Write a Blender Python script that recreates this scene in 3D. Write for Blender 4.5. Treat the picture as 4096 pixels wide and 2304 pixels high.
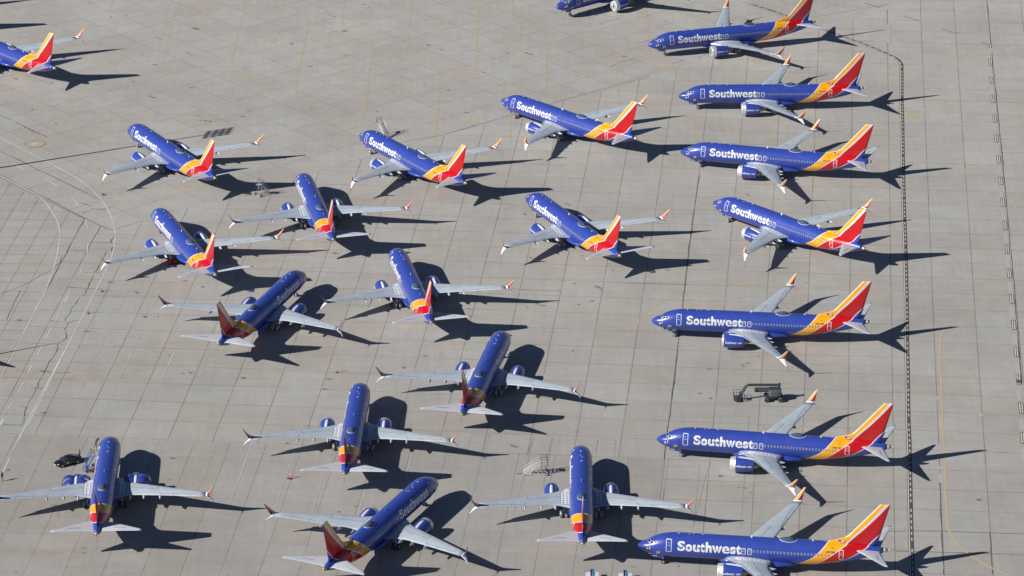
import bpy, bmesh, math, random
import numpy as np
from mathutils import Vector, Matrix
R = math.radians
random.seed(7)
for o in list(bpy.data.objects): bpy.data.objects.remove(o)
scene = bpy.context.scene
COL = scene.collection

# ---------------------------------------------------------------- camera
F_PX, PITCH, CAM_H = 14479.7, 22.6023, 259.653
cd = bpy.data.cameras.new('camera'); cam = bpy.data.objects.new('camera', cd); COL.objects.link(cam)
cd.sensor_width = 36.0; cd.lens = F_PX / 4096 * 36.0
cd.clip_start = 1.0; cd.clip_end = 8000
cam.location = (0, 0, CAM_H); cam.rotation_euler = (R(90 - PITCH), 0, 0)
scene.camera = cam
# ---------------------------------------------------------------- sky and sun
SUN_EL, SHADOW_AZ = 32.8, 25.8
w = bpy.data.worlds.new('World'); scene.world = w; w.use_nodes = True
nt = w.node_tree; sky = nt.nodes.new('ShaderNodeTexSky'); sky.sky_type = 'NISHITA'; sky.sun_disc = False
sky.sun_elevation = R(SUN_EL); sky.air_density = .75; sky.dust_density = .2; sky.ozone_density = 3.5; sky.altitude = 500
sky.sun_rotation = R(90 - (SHADOW_AZ + 180)) % (2 * math.pi)
nt.links.new(sky.outputs[0], nt.nodes['Background'].inputs[0]); nt.nodes['Background'].inputs[1].default_value = 0.05
sl = bpy.data.lights.new('sun', 'SUN'); sl.energy = 5.0; sl.angle = R(0.53); sl.color = (1.0, 0.955, 0.90)
sun = bpy.data.objects.new('sun', sl); COL.objects.link(sun)
dv = Vector((math.cos(R(SHADOW_AZ)) * math.cos(R(SUN_EL)), math.sin(R(SHADOW_AZ)) * math.cos(R(SUN_EL)), -math.sin(R(SUN_EL))))
sun.rotation_euler = dv.to_track_quat('-Z', 'Y').to_euler(); sun.location = (0, 600, 200)
vs = scene.view_settings; vs.view_transform = 'Standard'; vs.look = 'None'; vs.exposure = 0.13; vs.gamma = 1.0
scene.render.engine = 'CYCLES'

# ---------------------------------------------------------------- helpers
def tag(o, label=None, cat=None, group=None, kind=None):
    if label: o['label'] = label
    if cat: o['category'] = cat
    if group: o['group'] = group
    if kind: o['kind'] = kind
    return o
def empty(name, loc, rz=0):
    o = bpy.data.objects.new(name, None); o.empty_display_size = 1; COL.objects.link(o)
    o.location = loc; o.rotation_euler = (0, 0, rz); return o
def link(name, me, parent=None, loc=None, rot=None, label=None):
    o = bpy.data.objects.new(name, me); COL.objects.link(o)
    if parent is not None: o.parent = parent
    if loc is not None: o.location = loc
    if rot is not None: o.rotation_euler = rot
    if label: o['label'] = label
    return o
class MB:
    def __init__(s): s.v = []; s.f = []; s.m = []; s.mats = []; s.sm = []
    def mi(s, mat):
        if mat not in s.mats: s.mats.append(mat)
        return s.mats.index(mat)
    def add(s, vs_, fs, mat, smooth=False):
        b = len(s.v); s.v += [tuple(map(float, p)) for p in vs_]; k = s.mi(mat)
        for f in fs: s.f.append([b + i for i in f]); s.m.append(k); s.sm.append(smooth)
    def box(s, c, d, mat, rz=0, ry=0):
        M = Matrix.Rotation(rz, 3, 'Z') @ Matrix.Rotation(ry, 3, 'Y')
        vs_ = [Vector(c) + M @ Vector((x * d[0] / 2, y * d[1] / 2, z * d[2] / 2)) for x in (-1, 1) for y in (-1, 1) for z in (-1, 1)]
        s.add(vs_, [(0, 1, 3, 2), (4, 6, 7, 5), (0, 4, 5, 1), (2, 3, 7, 6), (0, 2, 6, 4), (1, 5, 7, 3)], mat)
    def beam(s, p, q, a, b, mat, up=(0, 0, 1)):
        p = Vector(p); q = Vector(q); d = (q - p).normalized(); u = Vector(up)
        if abs(d.dot(u)) > .99: u = Vector((1, 0, 0))
        x = d.cross(u).normalized() * a / 2; y = x.cross(d).normalized() * b / 2
        vs_ = [r + i * x + j * y for r in (p, q) for i, j in ((-1, -1), (1, -1), (1, 1), (-1, 1))]
        s.add(vs_, [(0, 1, 2, 3), (7, 6, 5, 4), (0, 4, 5, 1), (1, 5, 6, 2), (2, 6, 7, 3), (3, 7, 4, 0)], mat)
    def tube(s, pts, r, mat, n=8, cap=True):
        pts = [Vector(p) for p in pts]; rs = r if isinstance(r, (list, tuple)) else [r] * len(pts)
        rings = []
        for i, p in enumerate(pts):
            d = (pts[min(i + 1, len(pts) - 1)] - pts[max(i - 1, 0)]).normalized()
            u = Vector((0, 0, 1)) if abs(d.z) < .9 else Vector((1, 0, 0))
            x = d.cross(u).normalized(); y = x.cross(d)
            rings.append([p + rs[i] * (math.cos(2 * math.pi * k / n) * x + math.sin(2 * math.pi * k / n) * y) for k in range(n)])
        s.loft(rings, mat, cap=cap)
    def loft(s, rings, mat, cap=True, smooth=True, closed=True):
        n = len(rings[0]); vs_ = [p for r in rings for p in r]; fs = []
        for i in range(len(rings) - 1):
            for k in range(n if closed else n - 1):
                k2 = (k + 1) % n
                fs.append((i * n + k, i * n + k2, (i + 1) * n + k2, (i + 1) * n + k))
        b = len(s.v); s.add(vs_, fs, mat, smooth)
        if cap and closed:
            kk = s.mi(mat)
            s.f.append([b + k for k in range(n)][::-1]); s.m.append(kk); s.sm.append(False)
            s.f.append([b + (len(rings) - 1) * n + k for k in range(n)]); s.m.append(kk); s.sm.append(False)
    def lathe(s, prof, c, mat, n=32, axis='X', mats=None):
        # prof: (along, radius); local axis X (negative = aft in plane space) or Y
        rings = []
        for a, r in prof:
            if axis == 'X': rings.append([(c[0] + a, c[1] + r * math.cos(2 * math.pi * k / n), c[2] + r * math.sin(2 * math.pi * k / n)) for k in range(n)])
            elif axis == 'Y': rings.append([(c[0] + r * math.cos(2 * math.pi * k / n), c[1] + a, c[2] + r * math.sin(2 * math.pi * k / n)) for k in range(n)])
            else: rings.append([(c[0] + r * math.cos(2 * math.pi * k / n), c[1] + r * math.sin(2 * math.pi * k / n), c[2] + a) for k in range(n)])
        s.loft(rings, mat, cap=False)
    def mesh(s, name, fix=True):
        me = bpy.data.meshes.new(name); me.from_pydata(s.v, [], s.f)
        for m in s.mats: me.materials.append(m)
        me.polygons.foreach_set('material_index', s.m); me.polygons.foreach_set('use_smooth', s.sm)
        if fix:
            bm = bmesh.new(); bm.from_mesh(me); bmesh.ops.recalc_face_normals(bm, faces=bm.faces); bm.to_mesh(me); bm.free()
        me.update(); return me
    def obj(s, name, parent=None, loc=None, rot=None, label=None, fix=True): return link(name, s.mesh(name, fix), parent, loc, rot, label)

# ---------------------------------------------------------------- materials
def mat(name, col, rough=.5, metal=0., coat=0., noise=None, spec=.5, bump=None):
    m = bpy.data.materials.new(name); m.use_nodes = True; n = m.node_tree; b = n.nodes['Principled BSDF']
    b.inputs['Base Color'].default_value = (*col, 1); b.inputs['Roughness'].default_value = rough; b.inputs['Metallic'].default_value = metal
    b.inputs['Coat Weight'].default_value = coat; b.inputs['Coat Roughness'].default_value = .08; b.inputs['Specular IOR Level'].default_value = spec
    sc, amt = noise or (1.2, .10)
    tc = n.nodes.new('ShaderNodeTexCoord'); nz = n.nodes.new('ShaderNodeTexNoise'); nz.inputs['Scale'].default_value = sc; nz.inputs['Detail'].default_value = 5
    n.links.new(tc.outputs['Object'], nz.inputs['Vector'])
    mr = n.nodes.new('ShaderNodeMapRange'); mr.inputs[1].default_value = .3; mr.inputs[2].default_value = .7; mr.inputs[3].default_value = 1 - amt; mr.inputs[4].default_value = 1 + amt
    n.links.new(nz.outputs[0], mr.inputs[0])
    mx = n.nodes.new('ShaderNodeVectorMath'); mx.operation = 'SCALE'; mx.inputs[0].default_value = col
    n.links.new(mr.outputs[0], mx.inputs['Scale']); n.links.new(mx.outputs[0], b.inputs['Base Color'])
    if bump:
        bz = n.nodes.new('ShaderNodeTexNoise'); bz.inputs['Scale'].default_value = bump[0]; bz.inputs['Detail'].default_value = 3
        n.links.new(tc.outputs['Object'], bz.inputs['Vector'])
        bp = n.nodes.new('ShaderNodeBump'); bp.inputs['Strength'].default_value = bump[1]; bp.inputs['Distance'].default_value = .1
        n.links.new(bz.outputs[0], bp.inputs['Height']); n.links.new(bp.outputs[0], b.inputs['Normal'])
    return m
BLUE = (.033, .064, .345); YEL = (.88, .40, .008); RED = (.50, .004, .009); WHT = (.78, .79, .80)
M = dict(
 blue=mat('blue_paint', BLUE, .30, coat=.35, noise=(.8, .06)), yellow=mat('yellow_paint', YEL, .3, coat=.3, noise=(.8, .05)), red=mat('red_paint', RED, .3, coat=.3, noise=(.8, .05)),
 white=mat('white_paint', WHT, .4, coat=.1, noise=(1, .04)), wing=mat('wing_grey', (.43, .49, .545), .42, coat=.1, noise=(.7, .07)), slat=mat('slat_metal', (.42, .50, .60), .35, metal=.55, noise=(.9, .08)),
 stab=mat('stabilizer_grey', (.50, .54, .585), .42, noise=(.8, .06)), panel=mat('walkway_white', (.66, .68, .71), .5, noise=(2, .06)), seam=mat('dark_seam', (.10, .11, .13), .7),
 glass=mat('dark_glass', (.02, .025, .03), .08, coat=.5), frame=mat('window_frame', (.40, .41, .42), .4), pane=mat('cabin_pane', (.10, .11, .105), .25),
 metal=mat('bare_metal', (.66, .67, .69), .38, metal=.5, noise=(2, .12)), nozzle=mat('exhaust_metal', (.28, .25, .22), .35, metal=.9, noise=(3, .2)), dark=mat('dark_metal_and_shade', (.035, .037, .04), .5),
 foil=mat('silver_foil', (.78, .79, .81), .3, metal=.55, noise=(4, .15), bump=(7, .9)), rubber=mat('rubber', (.02, .02, .022), .8), steel=mat('gear_steel', (.5, .51, .52), .4, metal=.6),
 dome=mat('dome_grey', (.06, .085, .16), .65, spec=.2), film=mat('plastic_film', (.27, .27, .28), .25, coat=.6, noise=(3, .3), bump=(6, .8)), redcov=mat('red_cover', (.42, .02, .025), .7, noise=(3, .2)),
 tape=mat('yellow_cover', (.75, .62, .12), .6), ribbon=mat('red_ribbon', (.28, .04, .035), .7), regm=mat('registration_paint', (.16, .06, .14), .5), cap=mat('tail_cap', (.38, .36, .30), .4, metal=.6),
 letter=mat('lettering_white', (.74, .76, .80), .4, coat=.1, noise=(1.5, .05)),
)
def xyz(n, src='Object'):
    tc = n.nodes.new('ShaderNodeTexCoord') if src == 'Object' else n.nodes.new('ShaderNodeNewGeometry')
    sp = n.nodes.new('ShaderNodeSeparateXYZ'); n.links.new(tc.outputs['Object' if src == 'Object' else 'Position'], sp.inputs[0]); return sp.outputs
def NM(n):
    def f(op, *a, clamp=False):
        m = n.nodes.new('ShaderNodeMath'); m.operation = op; m.use_clamp = clamp
        for i, x in enumerate(a):
            if isinstance(x, (int, float)): m.inputs[i].default_value = x
            else: n.links.new(x, m.inputs[i])
        return m.outputs[0]
    return f
def mixc(n, fac, a, b):
    m = n.nodes.new('ShaderNodeMix'); m.data_type = 'RGBA'
    for i, x in ((0, fac), (6, a), (7, b)):
        if isinstance(x, (int, float)): m.inputs[i].default_value = x
        elif isinstance(x, tuple): m.inputs[i].default_value = (*x[:3], 1)
        else: n.links.new(x, m.inputs[i])
    return m.outputs[2]
def noise(n, vec, scale, detail=4, rough=.55, out=0):
    z = n.nodes.new('ShaderNodeTexNoise'); z.inputs['Scale'].default_value = scale; z.inputs['Detail'].default_value = detail; z.inputs['Roughness'].default_value = rough
    if vec is not None: n.links.new(vec, z.inputs['Vector'])
    return z.outputs[out]
def ramp01(n, x, a, b, lo=0., hi=1.):
    m = n.nodes.new('ShaderNodeMapRange'); m.inputs[1].default_value = a; m.inputs[2].default_value = b; m.inputs[3].default_value = lo; m.inputs[4].default_value = hi
    m.clamp = True; n.links.new(x, m.inputs[0]); return m.outputs[0]
# tail stripes: boundaries X(z) painted round fuselage and fin
B1 = [(1, 24.0), (1.49, 24.7), (1.9, 25.3), (2.67, 26.49), (3.3, 27.5), (4.13, 28.42), (5.03, 29.32), (5.4, 29.75), (5.6, 30.05), (5.9, 30.2), (6.5, 29.5), (13, 29)]
B2 = [(1, 26.4), (1.49, 27.2), (1.94, 27.94), (2.5, 28.75), (3.17, 29.61), (4.15, 30.88), (5.05, 32.2), (5.3, 32.66), (6.0, 33.3), (6.83, 34.05), (7.56, 34.77), (9.09, 36.15), (10.7, 37.5), (12.42, 38.85), (13, 39.35)]
B3 = [(1, 29.8), (2.5, 31.3), (2.9, 32.24), (3.38, 33.22), (4.07, 34.33), (4.85, 35.55), (5.1, 36.0), (6.1, 36.86), (7.3, 38.0), (8.0, 38.7), (10, 40.5), (13, 42)]
def livery():
    m = bpy.data.materials.new('airline_livery'); m.use_nodes = True; n = m.node_tree; f = NM(n); b = n.nodes['Principled BSDF']
    o = xyz(n); X = f('SUBTRACT', 18.0, o[0]); z = o[2]
    t = f('DIVIDE', f('SUBTRACT', z, 1.0), 12.0)
    def cv(P):
        c = n.nodes.new('ShaderNodeFloatCurve'); n.links.new(t, c.inputs[1]); cu = c.mapping.curves[0]
        while len(cu.points) > 2: cu.points.remove(cu.points[1])
        pts = [((zz - 1) / 12, (xx - 22) / 22) for zz, xx in P]
        cu.points[0].location = pts[0]; cu.points[1].location = pts[-1]
        for p in pts[1:-1]: cu.points.new(*p)
        for p in cu.points: p.handle_type = 'AUTO_CLAMPED'
        c.mapping.update(); return f('ADD', f('MULTIPLY', c.outputs[0], 22.0), 22.0)
    wv = f('ADD', f('ADD', .10, f('MULTIPLY', ramp01(n, z, 5.0, 5.6), .08)), f('MULTIPLY', ramp01(n, z, 5.5, 12), .12))
    c = None; d1 = f('SUBTRACT', X, cv(B1)); d2 = f('SUBTRACT', X, cv(B2)); d3 = f('SUBTRACT', X, cv(B3))
    c = mixc(n, f('GREATER_THAN', d1, 0.), BLUE, YEL); c = mixc(n, f('GREATER_THAN', d2, 0.), c, RED); c = mixc(n, f('GREATER_THAN', d3, 0.), c, BLUE)
    wl = f('MAXIMUM', f('LESS_THAN', f('ABSOLUTE', d1), .10), f('MAXIMUM', f('LESS_THAN', f('ABSOLUTE', d2), wv), f('LESS_THAN', f('ABSOLUTE', d3), .11)))
    le = f('SUBTRACT', X, f('ADD', 32.98, f('MULTIPLY', f('SUBTRACT', z, 6.76), .845)))
    wl = f('MAXIMUM', wl, f('MULTIPLY', f('LESS_THAN', le, .16), f('GREATER_THAN', z, 6.6)))
    c = mixc(n, wl, c, (.66, .67, .70))
    tc = n.nodes.new('ShaderNodeTexCoord'); nz = noise(n, tc.outputs['Object'], .7, 5)
    sc = n.nodes.new('ShaderNodeVectorMath'); sc.operation = 'SCALE'; n.links.new(c, sc.inputs[0]); n.links.new(ramp01(n, nz, .3, .7, .94, 1.06), sc.inputs['Scale'])
    n.links.new(sc.outputs[0], b.inputs['Base Color']); n.links.new(ramp01(n, nz, .3, .7, .27, .36), b.inputs['Roughness'])
    b.inputs['Coat Weight'].default_value = .35; b.inputs['Coat Roughness'].default_value = .1
    return m
M['livery'] = livery()
GD = {
 'Y': [[(-103.1,796.4),(-97.2,789.3),(-90.9,781.9),(-84.7,775.0),(-75.0,763.2),(-70.2,757.6),(-63.1,748.4),(-56.8,741.4)],[(-64.6,751.2),(-59.5,745.2),(-53.8,738.4),(-47.9,731.1)],[(-92.0,796.5),(-92.1,791.4),(-91.9,787.5),(-91.4,784.4),(-90.3,781.2),(-89.4,779.8)],[(-76.7,796.5),(-76.7,788.6),(-76.8,779.5),(-76.8,772.0),(-76.4,767.9),(-75.4,764.2),(-74.2,762.2),(-73.3,761.2)],[(-61.4,796.5),(-61.4,778.9),(-61.5,762.5),(-61.5,752.6),(-60.9,748.8),(-59.7,745.9),(-58.5,743.9)],[(-53.2,796.5),(-52.1,793.3),(-50.2,790.4),(-48.0,787.6),(-46.9,784.4),(-46.2,781.0),(-46.1,776.1),(-46.2,757.9),(-46.5,739.8),(-46.5,734.8),(-46.3,731.7),(-45.4,728.6),(-43.7,726.4),(-40.9,723.1),(-35.0,716.2),(-30.7,711.1)],[(-55.7,796.5),(-48.0,787.6),(-42.1,780.6),(-36.8,774.4),(-32.9,769.6),(-28.4,763.9),(-21.7,756.0),(-18.7,753.0)],[(-18.7,753.0),(-14.9,748.5),(-9.2,741.9)],[(-38.4,796.5),(-38.5,787.3),(-38.6,782.4),(-38.2,778.5),(-37.1,775.1),(-35.2,772.4),(-32.9,769.6),(-31.7,767.3),(-30.9,763.9),(-30.8,757.9),(-31.0,740.5),(-31.1,723.7),(-31.2,717.7),(-30.9,714.7),(-29.9,711.1),(-29.0,709.3)],[(-23.1,796.6),(-23.2,783.8),(-23.2,772.7),(-23.2,763.9),(-22.8,759.9),(-21.5,756.6),(-18.9,753.4),(-17.1,750.1),(-16.0,746.2),(-15.7,743.0),(-15.6,729.9),(-15.6,717.7),(-15.9,703.1)],[(-15.8,720.1),(-15.8,705.6),(-15.8,700.8),(-15.5,696.6)],[(-8.7,796.6),(-7.9,793.0),(-7.6,789.4),(-7.8,775.5),(-7.9,760.6),(-7.8,746.3),(-7.5,742.4),(-6.4,738.6),(-3.2,734.9),(-0.9,730.5)],[(-8.0,796.6),(-5.0,793.0),(0.1,786.6),(4.7,781.4),(7.6,777.6),(14.7,769.7),(19.5,763.7),(24.5,758.0),(30.2,751.5)],[(30.2,751.5),(33.9,747.3)],[(-0.0,796.6),(0.2,791.6),(1.0,787.7),(2.3,784.9),(4.7,781.4),(6.5,778.3),(7.4,774.8),(7.7,770.7),(7.6,755.4),(7.6,739.3),(7.6,726.2)],[(15.3,789.5),(15.3,774.8),(15.6,772.1),(17.0,767.7),(19.5,763.7),(21.0,762.0),(22.4,758.7),(23.0,754.7),(22.9,745.7),(22.9,736.1),(22.8,725.0)],[(30.7,790.2),(30.7,779.0),(30.6,763.3),(30.6,755.4),(31.1,752.1),(33.7,747.6)],[(46.0,754.8),(45.9,738.7)],[(38.4,720.8),(38.0,703.1)],[(53.5,717.8),(53.4,703.2)],[(-0.3,720.1),(-0.3,703.1)],[(35.9,744.7),(37.3,742.5),(38.0,739.9),(38.4,736.8)],[(25.0,627.0),(32.8,626.5),(46.1,625.1),(58.8,624.4),(76.0,622.7),(92.5,621.4)],[(22.1,601.6),(22.7,605.2),(23.8,610.3),(26.6,615.4),(32.0,620.6),(38.5,624.0),(46.1,625.1)],[(34.0,634.3),(38.8,629.7),(43.3,626.6),(47.2,625.0)],[(-12.0,629.4),(-5.6,629.2),(0.4,629.0)],[(-5.9,629.4),(0.3,629.0)],[(8.4,628.4),(15.6,627.7)]],
 'YR': [[(89.0,737.4),(90.6,735.3),(91.7,731.9),(92.0,726.8),(91.8,719.4),(91.8,708.0),(91.8,695.4),(91.7,685.4),(92.2,680.2),(93.8,675.3)],[(76.6,719.3),(76.6,713.6),(76.4,704.0),(77.0,697.7),(79.0,693.0)],[(86.3,627.6),(89.0,625.4),(92.4,623.1)],[(84.9,613.7),(86.6,615.5),(89.2,617.4),(92.0,618.2)],[(83.2,612.0),(82.1,610.8),(80.1,607.7),(79.1,605.6)],[(85.3,773.7),(91.6,767.3),(98.5,757.1)],[(115.3,796.8),(117.8,794.0)],[(115.8,796.8),(117.8,794.7)]],
 'YW': [[(78.3,603.4),(77.5,600.4),(77.0,597.4),(76.0,588.5),(75.3,580.0)],[(75.3,580.0),(74.2,568.8),(73.0,555.3),(72.1,544.9),(71.3,537.3),(70.7,529.8),(70.3,525.0),(70.4,521.2),(71.0,517.4),(72.3,514.1),(74.1,510.9),(75.9,508.6),(77.9,506.5)]],
 'YB': [[(-54.9,769.3),(-54.8,766.6)],[(-53.2,769.3),(-53.1,766.6)],[(-39.6,752.4),(-39.6,749.8)],[(-37.8,752.4),(-37.8,749.8)],[(-24.3,734.2),(-24.4,731.7)],[(-22.5,734.2),(-22.6,731.7)],[(-16.3,782.0),(-16.4,779.3)],[(-14.6,782.1),(-14.7,779.3)],[(-70.2,787.6),(-70.1,784.8)],[(-68.4,787.6),(-68.3,784.8)],[(-1.0,763.8),(-1.1,761.1)],[(0.7,763.8),(0.6,761.1)],[(14.4,745.5),(14.2,743.0)],[(16.1,745.5),(15.9,743.0)],[(-9.0,716.2),(-9.1,713.8)],[(-7.2,716.2),(-7.3,713.8)],[(83.5,719.8),(83.1,717.2)],[(85.1,719.8),(84.7,717.2)],[(53.1,756.0),(52.8,753.1)],[(54.6,756.0),(54.3,753.1)],[(6.4,697.8),(6.3,695.9)],[(29.8,727.2),(29.6,724.7)],[(31.4,727.2),(31.2,724.7)],[(45.1,708.9),(44.9,706.5)],[(46.9,708.9),(46.7,706.5)]],
 'WL': [[(-30.3,782.7),(-24.4,775.5),(-17.7,767.3),(-13.8,762.6)],[(-25.3,776.1),(-11.9,760.6),(2.0,744.3),(14.6,729.3)],[(-81.4,786.5),(-76.4,780.2)],[(-67.3,769.9),(-66.1,768.2)],[(-64.7,766.4),(-60.9,761.9)],[(-86.6,792.5),(-85.5,791.1)],[(-64.8,766.6),(-60.6,761.9)],[(-57.4,758.2),(-50.9,750.3)],[(-46.2,744.9),(-42.3,740.5),(-35.7,733.2),(-30.7,727.1)],[(-28.5,724.0),(-21.8,717.4),(-15.7,710.3)],[(-23.6,718.3),(-18.8,712.6),(-15.9,709.1)],[(-25.2,720.1),(-20.7,714.7),(-16.6,710.4),(-13.2,705.1)],[(15.6,727.4),(19.6,722.6)],[(34.7,788.1),(45.0,775.8)],[(41.7,753.0),(43.8,750.7)],[(26.9,714.1),(37.4,701.3)],[(87.7,725.2),(94.5,716.9),(98.8,711.2),(101.5,708.0),(105.3,703.2)],[(92.5,692.3),(98.0,684.7),(102.8,679.4)],[(105.6,749.2),(108.5,745.7),(111.0,742.2)],[(81.6,704.8),(83.5,702.4)],[(85.6,700.2),(89.6,695.8)],[(81.1,689.6),(82.6,688.5),(84.1,684.7),(84.1,677.2)],[(84.0,673.6),(84.1,667.8),(84.0,659.2),(83.9,648.7),(83.9,639.9),(84.0,633.9),(84.6,630.6),(85.8,628.3)],[(97.9,670.0),(99.1,667.8),(99.5,663.5),(99.4,657.8),(99.2,652.2)],[(65.2,596.4),(67.5,594.0),(71.4,591.6),(75.5,590.5),(83.1,590.0),(90.8,589.4)],[(93.4,622.8),(95.3,622.0)],[(93.1,619.0),(95.0,619.3)],[(58.6,676.6),(65.3,668.4)]],
 'WB': [[(-106.2,704.9),(-100.6,698.0),(-95.1,691.1),(-91.6,686.6),(-88.7,682.8),(-84.9,676.7),(-82.2,670.9),(-80.2,665.8),(-78.4,659.7),(-77.4,654.8),(-76.8,650.4),(-76.4,645.0),(-76.3,639.8),(-76.6,634.5),(-76.9,630.0)],[(-76.9,630.0),(-78.2,615.4),(-79.5,601.0),(-80.9,584.8),(-81.8,573.7),(-82.8,562.7)],[(-80.2,594.2),(-82.2,573.4),(-83.9,554.3),(-84.6,543.9)],[(-103.3,682.8),(-98.3,676.6),(-93.9,670.9),(-92.0,666.9),(-89.9,661.3),(-88.5,656.4),(-87.6,651.5),(-87.2,648.2),(-87.0,644.0),(-86.7,637.6),(-86.7,630.0)],[(-86.8,630.0),(-86.9,622.4),(-88.0,609.1),(-89.3,593.0),(-90.2,583.0)]],
 'WD': [[(-83.3,658.1),(-82.4,653.7)],[(-81.5,645.8),(-81.2,641.1)],[(-81.3,633.6),(-81.4,630.0)],[(-82.2,621.4),(-82.7,616.7)],[(-83.0,613.1),(-83.4,608.1)],[(-83.7,604.7),(-84.2,600.0)],[(-84.5,596.5),(-84.8,592.2)],[(-85.2,588.1),(-85.5,584.6)],[(-85.8,580.6),(-86.2,576.2)],[(-86.5,572.7),(-87.0,569.0)],[(-87.2,565.2),(-87.5,562.6)],[(-87.4,565.1),(-87.6,562.7)],[(-93.9,680.7),(-91.0,676.7)],[(-101.7,689.7),(-98.7,686.0)],[(-87.2,670.1),(-85.5,665.8)]],
 'WT': [[(-67.3,601.3),(-73.5,601.8),(-74.3,592.4),(-75.2,581.7),(-76.1,571.4),(-70.0,570.8),(-69.4,578.8),(-68.3,590.5),(-67.3,601.3)],[(-71.4,624.9),(-71.9,618.9),(-72.7,609.8),(-66.8,608.9)],[(-65.2,626.4),(-66.2,615.0)],[(-60.4,594.5),(-61.2,585.3),(-62.6,570.3)],[(-61.3,570.1),(-58.2,569.7)],[(-43.9,555.8),(-45.3,539.9)],[(-36.3,554.7),(-37.5,542.5),(-38.6,530.3)],[(-30.3,552.7),(-31.4,540.9),(-32.5,529.2),(-37.9,529.6)],[(-23.7,541.1),(-25.0,528.5)],[(-16.4,555.9),(-17.4,544.4)],[(-50.1,555.6),(-52.3,531.4)],[(-44.0,555.8),(-46.2,530.7),(-52.2,531.6)],[(-19.7,585.9),(-18.7,597.0),(-12.6,596.5),(-13.6,585.7)],[(-9.2,632.8),(-9.9,626.3)],[(-17.9,607.1),(-18.0,604.7),(-13.3,604.2)],[(-23.0,633.2),(-23.6,627.2)],[(-26.6,593.9),(-27.2,588.3)],[(-51.9,618.9),(-52.3,614.9)],[(-60.3,594.4),(-61.2,585.3),(-62.1,576.0)],[(-54.5,591.1),(-55.1,583.5)],[(-51.1,638.2),(-50.2,638.1),(-50.6,633.5)],[(-51.0,638.2),(-50.2,638.1),(-50.5,633.8)],[(-43.2,629.7),(-42.6,637.5),(-36.5,636.9)],[(-84.8,543.7),(-83.9,554.3),(-82.8,562.6)],[(91.1,654.3),(92.4,653.9),(92.4,651.4),(91.1,651.7),(91.1,654.3)]],
 'DK': [[(2.5,550.8),(3.7,557.7),(6.9,557.4),(5.7,550.0)],[(14.1,550.8),(14.6,556.9),(17.6,556.6),(17.1,549.5)],[(3.7,557.7),(2.5,546.7),(0.3,528.4)],[(26.3,549.5),(23.9,524.1),(29.3,523.8),(31.4,547.3)],[(24.9,541.0),(31.1,540.6)],[(6.9,557.4),(4.0,525.9)],[(40.3,560.3),(40.9,567.1),(46.7,566.5),(46.3,562.6)],[(40.9,567.1),(36.8,522.9),(42.2,522.7)],[(50.1,565.1),(56.7,564.5)],[(25.1,546.5),(31.2,546.2)],[(32.6,545.3),(29.2,523.5),(23.9,524.0),(25.1,538.7)],[(-7.7,551.5),(-6.9,558.7),(-3.8,558.5),(-5.0,548.8)],[(2.6,550.7),(3.8,557.7),(6.9,557.4),(6.2,550.4)],[(14.1,550.8),(14.5,556.7),(17.6,556.5)],[(52.9,588.6),(61.4,587.8),(67.5,588.3)],[(100.7,782.9),(103.6,782.6),(106.0,783.2),(108.2,782.6)],[(106.4,791.9),(108.9,791.1)],[(86.0,789.7),(83.2,758.9)]],
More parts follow.
